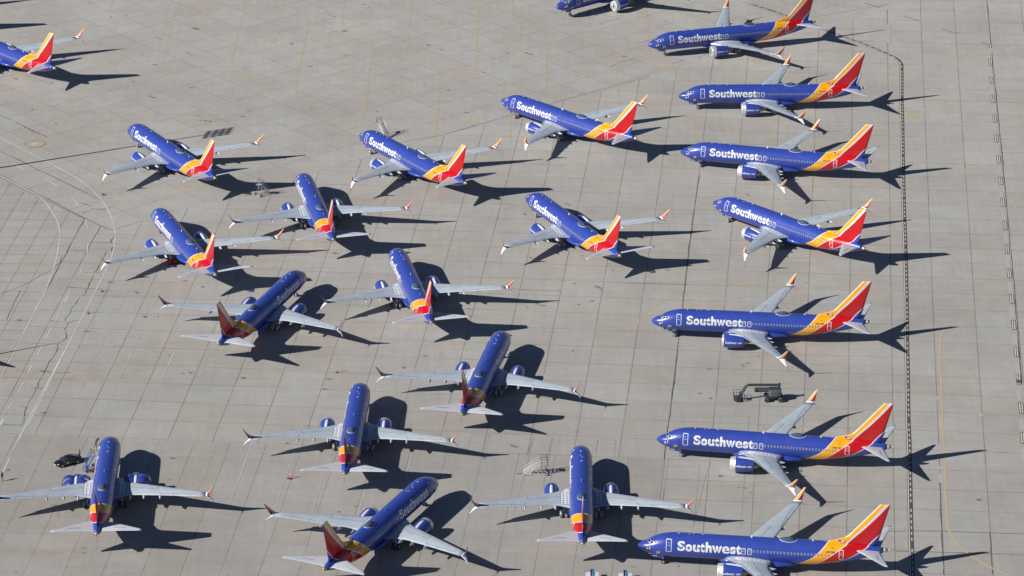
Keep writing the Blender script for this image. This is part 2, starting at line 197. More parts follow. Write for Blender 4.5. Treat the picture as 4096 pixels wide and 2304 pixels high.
 'CK': [[(-78.8,630.0),(-78.9,626.9),(-79.1,623.9),(-79.4,621.1),(-79.7,619.6)],[(-80.2,619.1),(-80.5,616.9),(-81.0,614.4),(-81.1,612.0),(-81.4,610.1),(-81.6,608.1)],[(-84.3,608.1),(-81.5,607.6),(-80.7,607.2),(-80.1,608.1),(-79.0,608.3)],[(-80.8,607.2),(-81.1,605.2),(-81.3,603.8)],[(-80.9,603.6),(-80.6,600.5),(-80.4,600.3),(-81.7,597.9),(-81.7,596.3)],[(-81.5,596.2),(-81.7,594.0),(-81.9,591.7),(-82.3,589.8),(-82.5,587.5),(-82.7,585.5),(-82.9,583.0),(-83.2,581.2)],[(-83.1,581.2),(-83.1,579.0),(-83.3,576.8),(-83.5,574.2),(-83.9,571.6),(-84.0,569.8),(-83.8,566.8),(-83.9,566.0)],[(-83.7,565.6),(-83.8,562.7)],[(-82.8,624.1),(-80.5,623.6),(-79.1,623.4),(-76.5,623.0)],[(-83.4,585.6),(-82.4,585.0),(-79.5,584.6),(-78.1,584.8)],[(-84.2,578.1),(-82.1,577.9)],[(-85.6,570.5),(-84.1,570.0)],[(-87.6,563.1),(-83.8,562.7)],[(-77.0,651.5),(-76.9,648.8),(-77.2,646.4)],[(-80.8,646.6),(-77.2,646.5),(-76.4,645.7),(-75.4,645.9)],[(-76.4,645.7),(-76.6,643.4),(-76.6,642.0)],[(-77.6,641.9),(-77.8,639.2),(-78.0,636.6),(-78.4,633.0),(-78.7,631.2)],[(-85.2,667.5),(-84.2,666.7),(-83.0,665.4)],[(-84.4,661.9),(-83.2,663.3),(-82.6,664.4),(-81.2,663.9),(-78.8,665.3)],[(-81.2,663.9),(-79.9,662.9)],[(-102.4,712.3),(-100.3,709.2),(-98.3,707.3),(-96.6,705.6)],[(-102.1,675.5),(-100.8,676.6),(-100.0,678.4)],[(-84.6,642.6),(-80.9,642.3)],[(-80.7,631.2),(-78.8,631.2),(-77.8,631.4)],[(21.8,749.5),(23.5,752.8),(27.0,754.9)],[(20.0,779.0),(21.2,780.7),(23.0,781.8),(24.6,783.2)],[(-3.0,737.0),(-0.9,738.9)],[(28.2,765.7),(30.4,767.7),(32.1,769.1)],[(35.2,751.6),(37.6,754.1)],[(-26.0,618.5),(-26.2,615.8),(-26.6,614.2)],[(-2.8,722.5),(-2.0,722.2),(-1.1,721.3)],[(-83.3,585.7),(-80.9,584.8),(-78.1,584.8)],[(-0.2,623.4),(4.0,622.5),(9.1,622.5)],[(-108.0,718.8),(-105.1,715.2),(-102.2,711.6),(-99.4,708.7),(-96.6,705.4)]],
 'HV': [[(-103.2,681.9),(-100.0,678.1),(-96.5,673.8),(-92.2,668.9),(-88.7,664.7),(-83.6,659.0)],[(-103.4,683.3),(-100.1,679.3),(-96.7,675.0),(-92.4,670.0),(-88.8,665.5),(-83.6,659.3),(-80.1,655.3),(-77.5,653.0)],[(-83.6,659.0),(-84.1,653.7),(-84.7,647.2),(-85.1,640.8),(-86.2,630.0)],[(-86.2,630.0),(-86.7,623.9),(-87.5,614.9),(-88.4,604.8),(-89.3,594.4),(-90.2,582.8)],[(-105.1,696.8),(-100.6,691.7),(-95.9,686.0),(-91.1,680.4),(-86.1,674.6),(-81.4,668.9)],[(-80.1,655.3),(-81.3,642.4)],[(37.8,683.1),(35.5,660.0),(33.2,635.8),(30.0,598.1),(27.8,573.7)],[(29.7,594.4),(28.2,577.4),(26.6,561.3),(25.5,548.9)],[(70.8,540.5),(69.2,523.3),(67.7,506.9)],[(76.7,521.3),(75.4,506.9)],[(53.9,522.1),(69.1,522.0),(81.9,521.0)],[(61.1,514.9),(81.0,513.9)],[(21.2,626.1),(32.8,625.5)],[(-23.2,701.9),(-14.4,706.4),(-0.3,718.3),(11.3,728.1)],[(11.3,728.1),(20.4,735.5),(29.9,743.4)],[(41.0,755.9),(66.6,783.1),(86.3,793.3)],[(-85.8,640.0),(-85.8,636.1),(-86.9,632.5),(-88.6,630.0)],[(-88.6,630.0),(-90.3,626.9),(-92.6,623.4),(-95.2,620.6)],[(-91.7,622.6),(-92.4,608.6)],[(-77.5,653.1),(-72.1,657.9)],[(104.1,736.2),(100.4,695.4),(98.4,673.7)],[(98.4,673.6),(97.3,662.1),(94.2,628.6),(90.7,592.1),(89.5,580.0)],[(109.6,796.8),(107.4,772.8),(104.0,736.2)]],
 'ZIP': [(54.7,793.7),(58.8,789.3),(62.6,784.9),(68.6,777.4),(72.5,772.1),(77.9,765.5),(82.7,758.5),(84.7,754.9),(85.2,752.4),(85.1,748.9),(83.3,730.8),(81.5,711.0),(80.0,695.2),(77.8,671.4),(76.7,659.2),(75.5,645.3),(73.1,619.0),(71.3,600.4),(69.4,580.0),(68.0,565.5),(66.9,552.6),(65.0,532.3),(63.7,517.8),(62.7,506.4),(61.900000000000006,498.4)],
 'BLK': [[(106.2,764.7),(106.1,762.5)],[(105.3,755.0),(104.8,750.4)],[(103.9,743.0),(103.5,738.2)],[(102.8,730.9),(102.4,726.2)],[(101.7,718.6),(101.3,713.9)],[(100.6,706.7),(100.1,701.9)],[(99.5,694.3),(99.1,689.7)],[(98.4,682.0),(98.0,677.4)],[(97.3,670.1),(96.9,665.2)],[(96.2,657.5),(95.7,652.8)],[(95.1,645.3),(94.6,640.6)],[(93.9,633.2),(93.5,628.4)],[(92.8,620.7),(92.4,616.1)],[(91.6,608.4),(91.2,603.9)],[(90.5,596.2),(90.1,591.6)],[(89.3,583.9),(89.0,580.0)],[(89.1,581.7),(88.9,579.4)],[(88.2,572.0),(87.8,567.3)],[(86.9,559.8),(86.5,555.1)]],
 'BLT': [[(89.1,784.9),(92.2,781.5)],[(96.9,775.6),(100.1,772.2)],[(104.8,766.2),(106.2,764.5)],[(81.3,794.2),(84.4,790.9)]],
 'PAT': [[(106.1,762.2),(105.7,758.6)],[(104.5,748.3),(104.2,744.8)],[(103.4,736.6),(102.9,731.7)],[(102.3,723.9),(101.9,719.8)],[(101.1,712.4),(100.6,707.6)],[(100.1,700.9),(99.6,695.4)],[(98.9,687.6),(98.4,682.8)],[(97.6,673.6),(97.2,670.3)],[(96.6,663.1),(96.2,658.5)],[(95.5,650.8),(95.1,645.7)],[(94.4,638.5),(94.0,633.9)],[(93.3,626.4),(92.8,621.2)],[(92.1,614.1),(91.6,608.9)],[(91.0,601.9),(90.6,597.1)],[(89.8,589.4),(89.4,584.5)],[(88.6,577.4),(88.2,572.7)],[(87.4,565.1),(87.0,560.4)],[(86.3,553.2),(85.8,548.5)],[(85.1,778.4),(84.6,773.7)],[(84.6,773.7),(83.8,765.4)],[(72.3,554.8),(72.1,552.4)],[(72.1,552.1),(71.8,549.5)],[(71.6,546.2),(71.5,544.9)],[(71.3,543.6),(71.0,539.8)],[(74.2,574.6),(74.1,573.2)],[(80.5,567.7),(80.8,566.1)],[(85.1,778.2),(84.0,765.5)]],
 'BL': [(-91.4,784.2),(-79.4,769.6),(-78.6,768.4),(-88.0,785.6),(-78.4,751.0),(-76.0,747.8),(-71.5,775.9),(-70.9,775.2),(-71.8,758.9),(-71.2,758.1),(-95.6,713.5),(-89.4,721.2),(-88.4,720.3),(-77.4,730.4),(-76.6,729.5),(-69.1,735.9),(-101.6,722.1),(-107.2,741.3),(-107.6,741.8),(-65.4,715.2),(-63.4,714.6),(-66.3,718.2),(-81.5,757.5),(-99.5,739.0),(-64.3,714.9),(-81.9,739.6),(-37.0,756.9),(-41.5,786.0),(-40.5,784.6),(-34.0,793.1),(-32.9,791.4),(-49.1,765.1),(-44.1,749.7),(-56.0,721.2),(-55.4,720.9),(-63.3,714.6),(-44.2,721.6),(-42.4,722.5),(-16.9,759.3),(-15.8,761.4),(-28.6,720.7),(-56.8,717.7),(-36.5,756.9),(-37.7,774.1),(-13.7,734.2),(-4.5,752.1),(-4.0,751.4),(3.1,759.0),(3.9,758.0),(-1.2,758.8),(24.7,756.7),(-13.9,734.2),(12.9,759.3),(-6.2,745.9),(-15.6,761.1),(-18.6,764.3),(-9.6,720.1),(11.3,666.4),(10.7,667.1),(2.4,661.6),(2.6,661.2),(13.5,639.6),(19.0,632.4),(11.6,625.9),(15.8,624.4),(16.6,623.1),(16.3,623.7),(3.5,638.7),(14.7,617.4),(12.3,615.8),(29.3,632.4),(32.7,575.8),(34.5,573.8),(34.9,586.1),(41.0,587.7),(40.9,588.7),(41.9,588.9),(37.3,538.0),(38.3,537.9),(39.2,536.2),(34.6,542.5),(76.3,533.5),(40.5,631.2),(55.0,626.1),(34.9,586.4),(41.0,587.8),(32.7,575.7),(46.7,672.2),(47.1,671.4),(44.0,591.9),(-8.0,613.9),(-15.6,592.2),(-15.8,599.1),(5.5,615.3),(2.8,614.4),(-33.9,640.9),(-15.6,592.1),(-0.0,554.6),(0.5,554.0),(9.5,586.3),(10.8,594.3),(11.0,560.0),(-19.3,587.0),(-32.3,582.0),(-32.7,577.5),(-47.3,582.5),(-38.1,555.4),(-28.1,529.0),(-25.6,531.0),(-70.1,622.0),(-69.6,621.3),(-67.2,609.9),(-64.9,610.0),(-80.6,567.7),(-77.7,596.0),(-77.1,603.2),(-75.3,626.5),(-90.1,608.4),(-61.2,592.5),(-56.8,541.2),(-56.8,549.3),(-74.9,531.6),(-73.7,528.0),(-84.0,544.9),(-61.3,516.9),(-74.9,531.6),(-77.9,507.7),(-68.2,516.0),(-68.1,514.3),(19.2,785.3),(17.6,783.8),(24.6,756.4),(0.4,554.1),(-0.0,554.3),(19.0,509.4),(26.2,509.7),(32.5,575.7),(-61.3,627.3),(-56.8,584.7),(-58.2,584.4),(-47.3,582.5),(-57.8,624.2),(-48.4,582.1)],
}
# ---------------------------------------------------------------- ground: one concrete apron with its slab joints
def ground_material():
    m = bpy.data.materials.new('concrete_apron'); m.use_nodes = True; n = m.node_tree; f = NM(n); b = n.nodes['Principled BSDF']
    g = n.nodes.new('ShaderNodeNewGeometry'); P = g.outputs['Position']; sp = n.nodes.new('ShaderNodeSeparateXYZ'); n.links.new(P, sp.inputs[0]); x, y = sp.outputs[0], sp.outputs[1]
    def lin(a, b_, c=0.): return f('ADD', f('ADD', f('MULTIPLY', x, a), f('MULTIPLY', y, b_)), c)
    def rot(deg): return lin(math.cos(R(deg)), math.sin(R(deg)))
    big = noise(n, P, .035, 5, .6); mid = noise(n, P, .22, 6, .65); fine = noise(n, P, 1.6, 5, .7); grit = noise(n, P, 9, 2, .6)
    jn = noise(n, P, .12, 4, .7)
    def grid(u, v, u0, su, v0, sv, wu, wv):
        a = f('DIVIDE', f('SUBTRACT', u, u0), su); c = f('DIVIDE', f('SUBTRACT', v, v0), sv)
        du = f('MULTIPLY', f('ABSOLUTE', f('SUBTRACT', f('FRACT', f('ADD', a, .5)), .5)), su)
        dv_ = f('MULTIPLY', f('ABSOLUTE', f('SUBTRACT', f('FRACT', f('ADD', c, .5)), .5)), sv)
        j = f('MAXIMUM', ramp01(n, du, wu * .5, wu, 1, 0), f('MULTIPLY', ramp01(n, dv_, wv * .5, wv, 1, 0), .85))
        cb = n.nodes.new('ShaderNodeCombineXYZ'); n.links.new(f('FLOOR', a), cb.inputs[0]); n.links.new(f('FLOOR', c), cb.inputs[1])
        wn = n.nodes.new('ShaderNodeTexWhiteNoise'); n.links.new(cb.outputs[0], wn.inputs['Vector'])
        return j, wn.outputs[0]
    uB, vB = rot(-5.2), rot(-95.2)
    u0 = 22.45 * math.cos(R(-5.2)) + 600 * math.sin(R(-5.2))
    jB, tB = grid(uB, vB, u0, 7.656, -510.9, 7.66, .11, .11)
    jD, tD = grid(uB, vB, -77.95 * math.cos(R(-5.2)) + 560 * math.sin(R(-5.2)), 6.126, -512, 15.2, .09, .06)
    pa = lambda d: -107.53 * math.cos(R(d)) + 735.46 * math.sin(R(d))
    jA, tA = grid(rot(-49.29), rot(40.15), pa(-49.29), 7.51, pa(40.15), 7.67, .10, .10)
    pc = lambda d: -98.26 * math.cos(R(d)) + 663.38 * math.sin(R(d))
    jC, tC = grid(rot(-92.52), rot(-5.07), pc(-92.52), 4.565, pc(-5.07), 3.74, .09, .10)
    inA = f('GREATER_THAN', lin(-.8353, 1, -653.2 - .8353 * 77.6), 0.)
    ab = inA
    d1 = f('GREATER_THAN', lin(1.176, 1, -659 + 1.176 * 83.6), 0.)          # north-east of the old heavy joint
    west = f('LESS_THAN', lin(1, -.0811, 83.6 + .0811 * 658.6), 0.)
    inC = f('MULTIPLY', f('SUBTRACT', 1., d1), west)
    inA = f('MULTIPLY', inA, f('SUBTRACT', 1., inC))
    inD = f('MULTIPLY', f('LESS_THAN', lin(.0842, 1, -558.7 + .0842 * 87.1), 0.), f('LESS_THAN', uB, -24.0))
    def sel(A_, B_, C_, D_):
        v = f('ADD', f('MULTIPLY', inA, A_), f('MULTIPLY', f('SUBTRACT', 1., inA), B_))
        v = f('ADD', f('MULTIPLY', inD, D_), f('MULTIPLY', f('SUBTRACT', 1., inD), v))
        return f('ADD', f('MULTIPLY', inC, C_), f('MULTIPLY', f('SUBTRACT', 1., inC), v))
    J = sel(f('MULTIPLY', jA, .50), f('MULTIPLY', jB, .62), f('MULTIPLY', jC, .72), f('MULTIPLY', jD, .5)); T = sel(tA, tB, tC, tD)
    J = f('MULTIPLY', J, ramp01(n, jn, .38, .62, .55, 1.0))
    # tone: region tint, per slab tint, blotches, grain
    val = f('ADD', .93, f('MULTIPLY', T, .085))
    val = f('MULTIPLY', val, ramp01(n, big, .3, .7, .91, 1.08)); val = f('MULTIPLY', val, ramp01(n, mid, .3, .7, .935, 1.06))
    val = f('MULTIPLY', val, ramp01(n, fine, .3, .7, .955, 1.045)); val = f('MULTIPLY', val, ramp01(n, grit, .3, .7, .96, 1.04))
    val = f('MULTIPLY', val, f('SUBTRACT', 1.0, f('MULTIPLY', inD, .07)))
    val = f('MULTIPLY', val, ramp01(n, y, 500, 760, .94, 1.04))
    # faint traffic streaks along the slabs
    mp = n.nodes.new('ShaderNodeMapping'); mp.inputs['Rotation'].default_value = (0, 0, R(5.2)); mp.inputs['Scale'].default_value = (1.1, .07, 1); n.links.new(P, mp.inputs[0])
    st = noise(n, mp.outputs[0], 1.0, 4, .6); val = f('MULTIPLY', val, ramp01(n, st, .35, .7, 1.03, .965))
    mp2 = n.nodes.new('ShaderNodeMapping'); mp2.inputs['Rotation'].default_value = (0, 0, R(5.2)); mp2.inputs['Scale'].default_value = (.05, .8, 1); n.links.new(P, mp2.inputs[0])
    st2 = noise(n, mp2.outputs[0], 1.0, 4, .6); val = f('MULTIPLY', val, ramp01(n, st2, .4, .72, 1.02, .955))
    # small oil spots and tyre scuffs
    vo = n.nodes.new('ShaderNodeTexVoronoi'); vo.inputs['Scale'].default_value = .16; n.links.new(P, vo.inputs['Vector'])
    spot = f('MULTIPLY', ramp01(n, f('ADD', vo.outputs['Distance'], f('MULTIPLY', f('SUBTRACT', fine, .5), .10)), .02, .055, 1, 0), ramp01(n, mid, .5, .6))
    val = f('MULTIPLY', val, f('SUBTRACT', 1., f('MULTIPLY', spot, .38)))
    hue = mixc(n, ramp01(n, f('ADD', f('MULTIPLY', noise(n, P, .05, 3, .5), .6), f('MULTIPLY', T, .4)), .3, .7), (.424, .395, .356), (.397, .392, .366))
    # rust washes near the lower left
    band = f('MULTIPLY', ramp01(n, f('ABSOLUTE', lin(.094, 1, -583.5 + .094 * 80)), .5, 7.5, 1, 0), ramp01(n, x, -60, -78))
    band = f('MAXIMUM', band, f('MULTIPLY', ramp01(n, f('ABSOLUTE', lin(.09, 1, -514.5 + .09 * 76)), .3, 3.0, 1, 0), ramp01(n, x, -64, -72)))
    rust = f('MULTIPLY', band, ramp01(n, noise(n, P, .18, 5, .6), .38, .62))
    rust = f('MAXIMUM', f('MULTIPLY', rust, .5), f('MULTIPLY', ramp01(n, noise(n, mp2.outputs[0], 2.3, 4, .6), .62, .8), .22))
    hue = mixc(n, rust, hue, (.31, .245, .17))
    sc = n.nodes.new('ShaderNodeVectorMath'); sc.operation = 'SCALE'; n.links.new(hue, sc.inputs[0]); n.links.new(val, sc.inputs['Scale'])
    c = mixc(n, J, sc.outputs[0], (.075, .07, .066))
    n.links.new(c, b.inputs['Base Color']); b.inputs['Roughness'].default_value = .82; b.inputs['Specular IOR Level'].default_value = .25
    return m
g = MB(); S_ = 3500
g.add([(-S_, -S_ + 600, 0), (S_, -S_ + 600, 0), (S_, S_ + 600, 0), (-S_, S_ + 600, 0)], [(0, 1, 2, 3)], ground_material())
tag(g.obj('ground'), 'pale concrete airport apron of square slabs', None, None, 'structure')

def paint(name, col, wear=(.35, .6), sc=1.2, amt=1.0):
    # worn paint: lets the concrete tone through in patches
    m = bpy.data.materials.new(name); m.use_nodes = True; n = m.node_tree; b = n.nodes['Principled BSDF']
    g_ = n.nodes.new('ShaderNodeNewGeometry'); z = noise(n, g_.outputs['Position'], sc, 5, .7); z2 = noise(n, g_.outputs['Position'], .15, 2, .5)
    ff = NM(n)
    k = ff('MULTIPLY', ramp01(n, ff('ADD', ff('MULTIPLY', z, .6), ff('MULTIPLY', z2, .4)), wear[0], wear[1]), amt)
    n.links.new(mixc(n, k, (.405, .380, .350), col), b.inputs['Base Color']); b.inputs['Roughness'].default_value = .8
    return m
PM = dict(y=paint('faded_yellow_paint', (.50, .37, .17), (.26, .50), 1.2, .9), yw=paint('yellow_paint_wide', (.56, .42, .18), (.33, .6), 1.2, .8), yb=paint('yellow_block_paint', (.56, .39, .13), (.30, .56), 2.0, .75),
          wf=paint('faint_white_paint', (.54, .54, .53), (.38, .6), .6, .75), wb=paint('white_line_paint', (.62, .62, .62), (.3, .55), 1.0, .9), wt=paint('thin_white_paint', (.60, .60, .59), (.38, .62), .8, .8),
          blk=paint('black_paint', (.055, .055, .06), (.2, .45), 1.5, .95), cream=paint('cream_paint', (.66, .60, .50), (.25, .5), 1.5, .95), pat=paint('pale_patch', (.43, .43, .415), (.25, .6), 1., .7),
          tar=paint('dark_tar', (.05, .048, .046), (.28, .5), 1.2, .95), cut=paint('saw_cut', (.085, .08, .075), (.3, .5), .5, .75), stain=paint('oil_stain', (.10, .09, .08), (.36, .56), 2.5, .85))
def ribbon(mb, pts, width, z, m, wob=0, offs=0., subdiv=0):
    P = [Vector((p[0], p[1])) for p in pts]
    if subdiv:      # Catmull-Rom smoothing
        Q = []
        for i in range(len(P) - 1):
            a, b, c, d = P[max(i - 1, 0)], P[i], P[i + 1], P[min(i + 2, len(P) - 1)]
            for k in range(subdiv):
                t = k / subdiv; Q.append(.5 * ((2 * b) + (c - a) * t + (2 * a - 5 * b + 4 * c - d) * t * t + (-a + 3 * b - 3 * c + d) * t ** 3))
        P = Q + [P[-1]]
    vs_ = []
    for i, p in enumerate(P):
        d = (P[min(i + 1, len(P) - 1)] - P[max(i - 1, 0)]); d = d.normalized() if d.length else Vector((1, 0)); nn = Vector((-d.y, d.x))
        ww = width * (1 + wob * random.uniform(-.6, .6)); o_ = offs + wob * random.uniform(-.15, .15)
        vs_ += [(p.x + nn.x * (o_ + ww / 2), p.y + nn.y * (o_ + ww / 2), z), (p.x + nn.x * (o_ - ww / 2), p.y + nn.y * (o_ - ww / 2), z)]
    mb.add(vs_, [(2 * i, 2 * i + 1, 2 * i + 3, 2 * i + 2) for i in range(len(P) - 1)], m)
def jag(pts, step=1.2, amp=.22):
    out = []
    for a, b in zip(pts, pts[1:]):
        L_ = math.dist(a, b); k = max(1, int(L_ / step))
        for i in range(k): out.append((a[0] + (b[0] - a[0]) * i / k + (random.uniform(-amp, amp) if i else 0), a[1] + (b[1] - a[1]) * i / k + (random.uniform(-amp, amp) if i else 0)))
    return out + [pts[-1]]
LV = [0.002]
def layer():
    LV[0] += .0012; return LV[0]
def marking(name, key_list, m, width, wob=0, sub=4, jg=None):
    # every stroke gets its own 1 mm step so that crossing strokes never share a plane
    mb = MB(); z = layer()
    for pl in key_list:
        ribbon(mb, jag(pl, *jg) if jg else pl, width, z, m, wob, 0, sub); z += .00006
    LV[0] = z
    tag(mb.obj(name), None, None, None, 'structure')
marking('joint', GD['DK'], PM['cut'], .07, 0, 0)
marking('tarred_joint', GD['HV'], PM['tar'], .15, .5, 0, (2.5, .05))
marking('crack', GD['CK'], PM['tar'], .155, .8, 0, (1.0, .16))
marking('taxiway_line', GD['Y'], PM['y'], .20)
marking('taxiway_line', GD['YR'], PM['yb'], .20)
marking('taxiway_line', GD['YW'], PM['yw'], .42)
marking('stand_marking', GD['YB'], PM['yb'], .75, 0, 0)
marking('apron_line', GD['WL'], PM['wf'], .15)
marking('apron_line', GD['WB'], PM['wb'], .22)
marking('lane_dash', GD['WD'], PM['wb'], .22, 0, 0)
marking('parking_line', GD['WT'], PM['wt'], .13, 0, 0)
marking('concrete_patch', GD['PAT'], PM['pat'], .85, 0, 0)
# the zipper road edge: dark band, solid cream line and cream blocks
def resample(pts, step):
    out = [Vector(pts[0])]; 
    for a, b in zip(pts, pts[1:]):
        a, b = Vector(a), Vector(b); d = (b - a); L_ = d.length; k = 0
        while True:
            need = step
            last = out[-1]
            t0 = max(0, (last - a).dot(d.normalized())) if (last - a).length < 1e6 else 0
            t1 = t0 + need
            if t1 > L_: break
            out.append(a + d.normalized() * t1)
    return out
zp = GD['ZIP']; z = layer(); mb = MB(); ribbon(mb, zp, .84, z, PM['blk'], 0, 0, 4); tag(mb.obj('road_edge_band'), None, None, None, 'structure')
z = layer(); mb = MB(); ribbon(mb, zp, .15, z, PM['cream'], 0, -.24, 4)
zz = resample(zp, 2.1)
for a, b in zip(zz, zz[1:]):
    d = (b - a).normalized(); c = a + d * .1
    ribbon(mb, [c, c + d * 1.1], .17, z + .0008, PM['cream'], 0, .13)
tag(mb.obj('road_edge_blocks'), None, None, None, 'structure')
# barred lane blocks by the right-hand joint
z = layer(); mb = MB()
for a, b in GD['BLK']:
    ribbon(mb, [a, b], .84, z, PM['blk'], 0, 0)
    for o_ in (-.19, .19): ribbon(mb, [(a[0] + (b[0] - a[0]) * .05, a[1] + (b[1] - a[1]) * .05), (a[0] + (b[0] - a[0]) * .97, a[1] + (b[1] - a[1]) * .95)], .20, z + .0015, PM['cream'], 0, o_)
for a, b in GD['BLT']:
    ribbon(mb, [a, b], .80, z, PM['cut'], 0, 0)
    for o_ in (-.21, .21): ribbon(mb, [(a[0] + (b[0] - a[0]) * .015, a[1] + (b[1] - a[1]) * .015), (a[0] + (b[0] - a[0]) * .985, a[1] + (b[1] - a[1]) * .985)], .21, z + .0015, PM['pat'], 0, o_)
tag(mb.obj('lane_blocks'), None, None, None, 'structure'); LV[0] = z + .002
# yellow disc marking
z = layer(); mb = MB(); cx, cy = -98.4, 701.0
mb.add([(cx + 2.15 * math.cos(k * .2618), cy + 2.15 * math.sin(k * .2618), z) for k in range(24)], [list(range(24))], PM['tar'])
mb.add([(cx + 2.05 * math.cos(k * .2618), cy + 2.05 * math.sin(k * .2618), z + .0012) for k in range(24)], [list(range(24))], paint('disc_paint', (.44, .35, .20), (.3, .5), 1.5, .8))
mb.add([(cx + .8 * (1 + .3 * math.sin(k * 3.1)) * math.cos(k * .5236), cy + .8 * (1 + .3 * math.cos(k * 2.3)) * math.sin(k * .5236), z + .0024) for k in range(12)], [list(range(12))], PM['wt'])
tag(mb.obj('disc_marking'), None, None, None, 'structure'); LV[0] = z + .003
# stains and rubber spots
mb = MB(); z = layer()
for (x_, y_) in GD['BL']:
    r0 = random.uniform(.14, .34); el = random.uniform(.8, 2.2); a0 = random.uniform(0, 6.28)
    mb.add([(x_ + r0 * (1 + random.uniform(-.35, .35)) * math.cos(a0 + k * .628) * el, y_ + r0 * (1 + random.uniform(-.35, .35)) * math.sin(a0 + k * .628) * 1.1, z) for k in range(10)], [list(range(10))], PM['stain']); z += .00002
tag(mb.obj('oil_stains'), None, None, None, 'structure')
# ---------------------------------------------------------------- the airliner (plane space: x = 18 - X, X metres aft of the nose; y to port; z up)
XO = 18.0
_ST = np.array([(0,2.98,2.92,.02),(.12,3.22,2.66,.28),(.4,3.44,2.44,.54),(.8,3.68,2.25,.83),(1.2,3.87,2.08,1.05),(1.6,4.03,1.94,1.22),(2.0,4.24,1.82,1.36),(2.4,4.5,1.72,1.47),(2.8,4.72,1.64,1.56),(3.3,4.93,1.57,1.66),(4.0,5.14,1.51,1.76),(4.8,5.3,1.49,1.83),(5.8,5.40,1.49,1.87),(7,5.43,1.49,1.88),(26,5.43,1.49,1.88),(28,5.43,1.6,1.84),(30,5.43,1.90,1.73),(32,5.42,2.25,1.53),(34,5.40,2.65,1.25),(35,5.35,2.88,1.09),(36,5.28,3.15,.9),(37,5.17,3.5,.7),(38,5.04,3.9,.5),(38.7,4.92,4.2,.35),(39.25,4.82,4.42,.22)])
def pchip(x, y):
    h = np.diff(x); d = np.diff(y) / h; m = np.zeros(len(x)); m[0] = d[0]; m[-1] = d[-1]
    for i in range(1, len(x) - 1):
        if d[i - 1] * d[i] > 0:
            w1 = 2 * h[i] + h[i - 1]; w2 = h[i] + 2 * h[i - 1]; m[i] = (w1 + w2) / (w1 / d[i - 1] + w2 / d[i])
    def f(q):
        i = int(min(max(np.searchsorted(x, q) - 1, 0), len(x) - 2)); t = (q - x[i]) / h[i]; t = min(max(t, 0), 1)
        return (2*t**3-3*t*t+1)*y[i] + (t**3-2*t*t+t)*h[i]*m[i] + (-2*t**3+3*t*t)*y[i+1] + (t**3-t*t)*h[i]*m[i+1]
    return f
_top, _bot, _hw = (pchip(_ST[:, 0], _ST[:, k]) for k in (1, 2, 3))
def sec(X):
    t, b = _top(X), _bot(X); return (t + b) / 2, (t - b) / 2, _hw(X)
def S(X, phi, off=0.):      # point on the fuselage; phi 0 = port, 90 = crown, 180 = starboard
    zc, rz, ry = sec(X); a = R(phi); return (XO - X, (ry + off) * math.cos(a), zc + (rz + off) * math.sin(a))
def PH(X, z):
    zc, rz, ry = sec(X); return math.degrees(math.asin(max(-1, min(1, (z - zc) / rz))))
def SZ(X, z, side=1, off=0.):
    p = PH(X, z); return S(X, p if side > 0 else 180 - p, off)
def fuselage_mesh():
    mb = MB(); xs = [0, .02, .06, .12, .2, .3, .42, .6] + [.8 + .2 * i for i in range(26)] + [6 + i for i in range(21)] + [26.5 + .5 * i for i in range(25)]
    rings = [[S(X, 360 * k / 56) for k in range(56)] for X in xs]; mb.loft(rings, M['livery']); return mb.mesh('fuselage')
def belly_mesh():
    mb = MB(); rings = []
    for X, w_, zt, zb in ((12.6, .6, 1.7, 1.45), (13.4, 1.35, 2.1, 1.36), (14.6, 1.95, 2.35, 1.28), (17, 2.06, 2.4, 1.22), (20.5, 2.12, 2.35, 1.22), (22, 2.12, 2.25, 1.26), (23, 2.02, 2.15, 1.33), (24.2, 1.5, 1.95, 1.42), (25.4, .7, 1.7, 1.48)):
        zc, rz = (zt + zb) / 2, (zt - zb) / 2
        rings.append([(XO - X, w_ * math.copysign(abs(math.cos(a)) ** .6, math.cos(a)), zc + rz * math.copysign(abs(math.sin(a)) ** .6, math.sin(a))) for a in [2 * math.pi * k / 28 for k in range(28)]])
    mb.loft(rings, M['blue']); return mb.mesh('belly_fairing')
def tailcone_mesh():
    mb = MB(); rings = [[S(X, 360 * k / 28, .008) for k in range(28)] for X in (38.62, 38.8, 39.0, 39.2)]
    zc, rz, ry = sec(39.2); rings.append([(XO - 39.24, (ry * .55) * math.cos(2*math.pi*k/28), zc + rz * .55 * math.sin(2*math.pi*k/28)) for k in range(28)])
    mb.loft(rings, M['cap']); return mb.mesh('tail_cone')
def patch(pts_fn, nu, nv, m, mb=None):
    mb = mb or MB(); vs_ = [pts_fn(i / nu, j / nv) for i in range(nu + 1) for j in range(nv + 1)]
    mb.add(vs_, [(i * (nv + 1) + j, (i + 1) * (nv + 1) + j, (i + 1) * (nv + 1) + j + 1, i * (nv + 1) + j + 1) for i in range(nu) for j in range(nv)], m, True); return mb
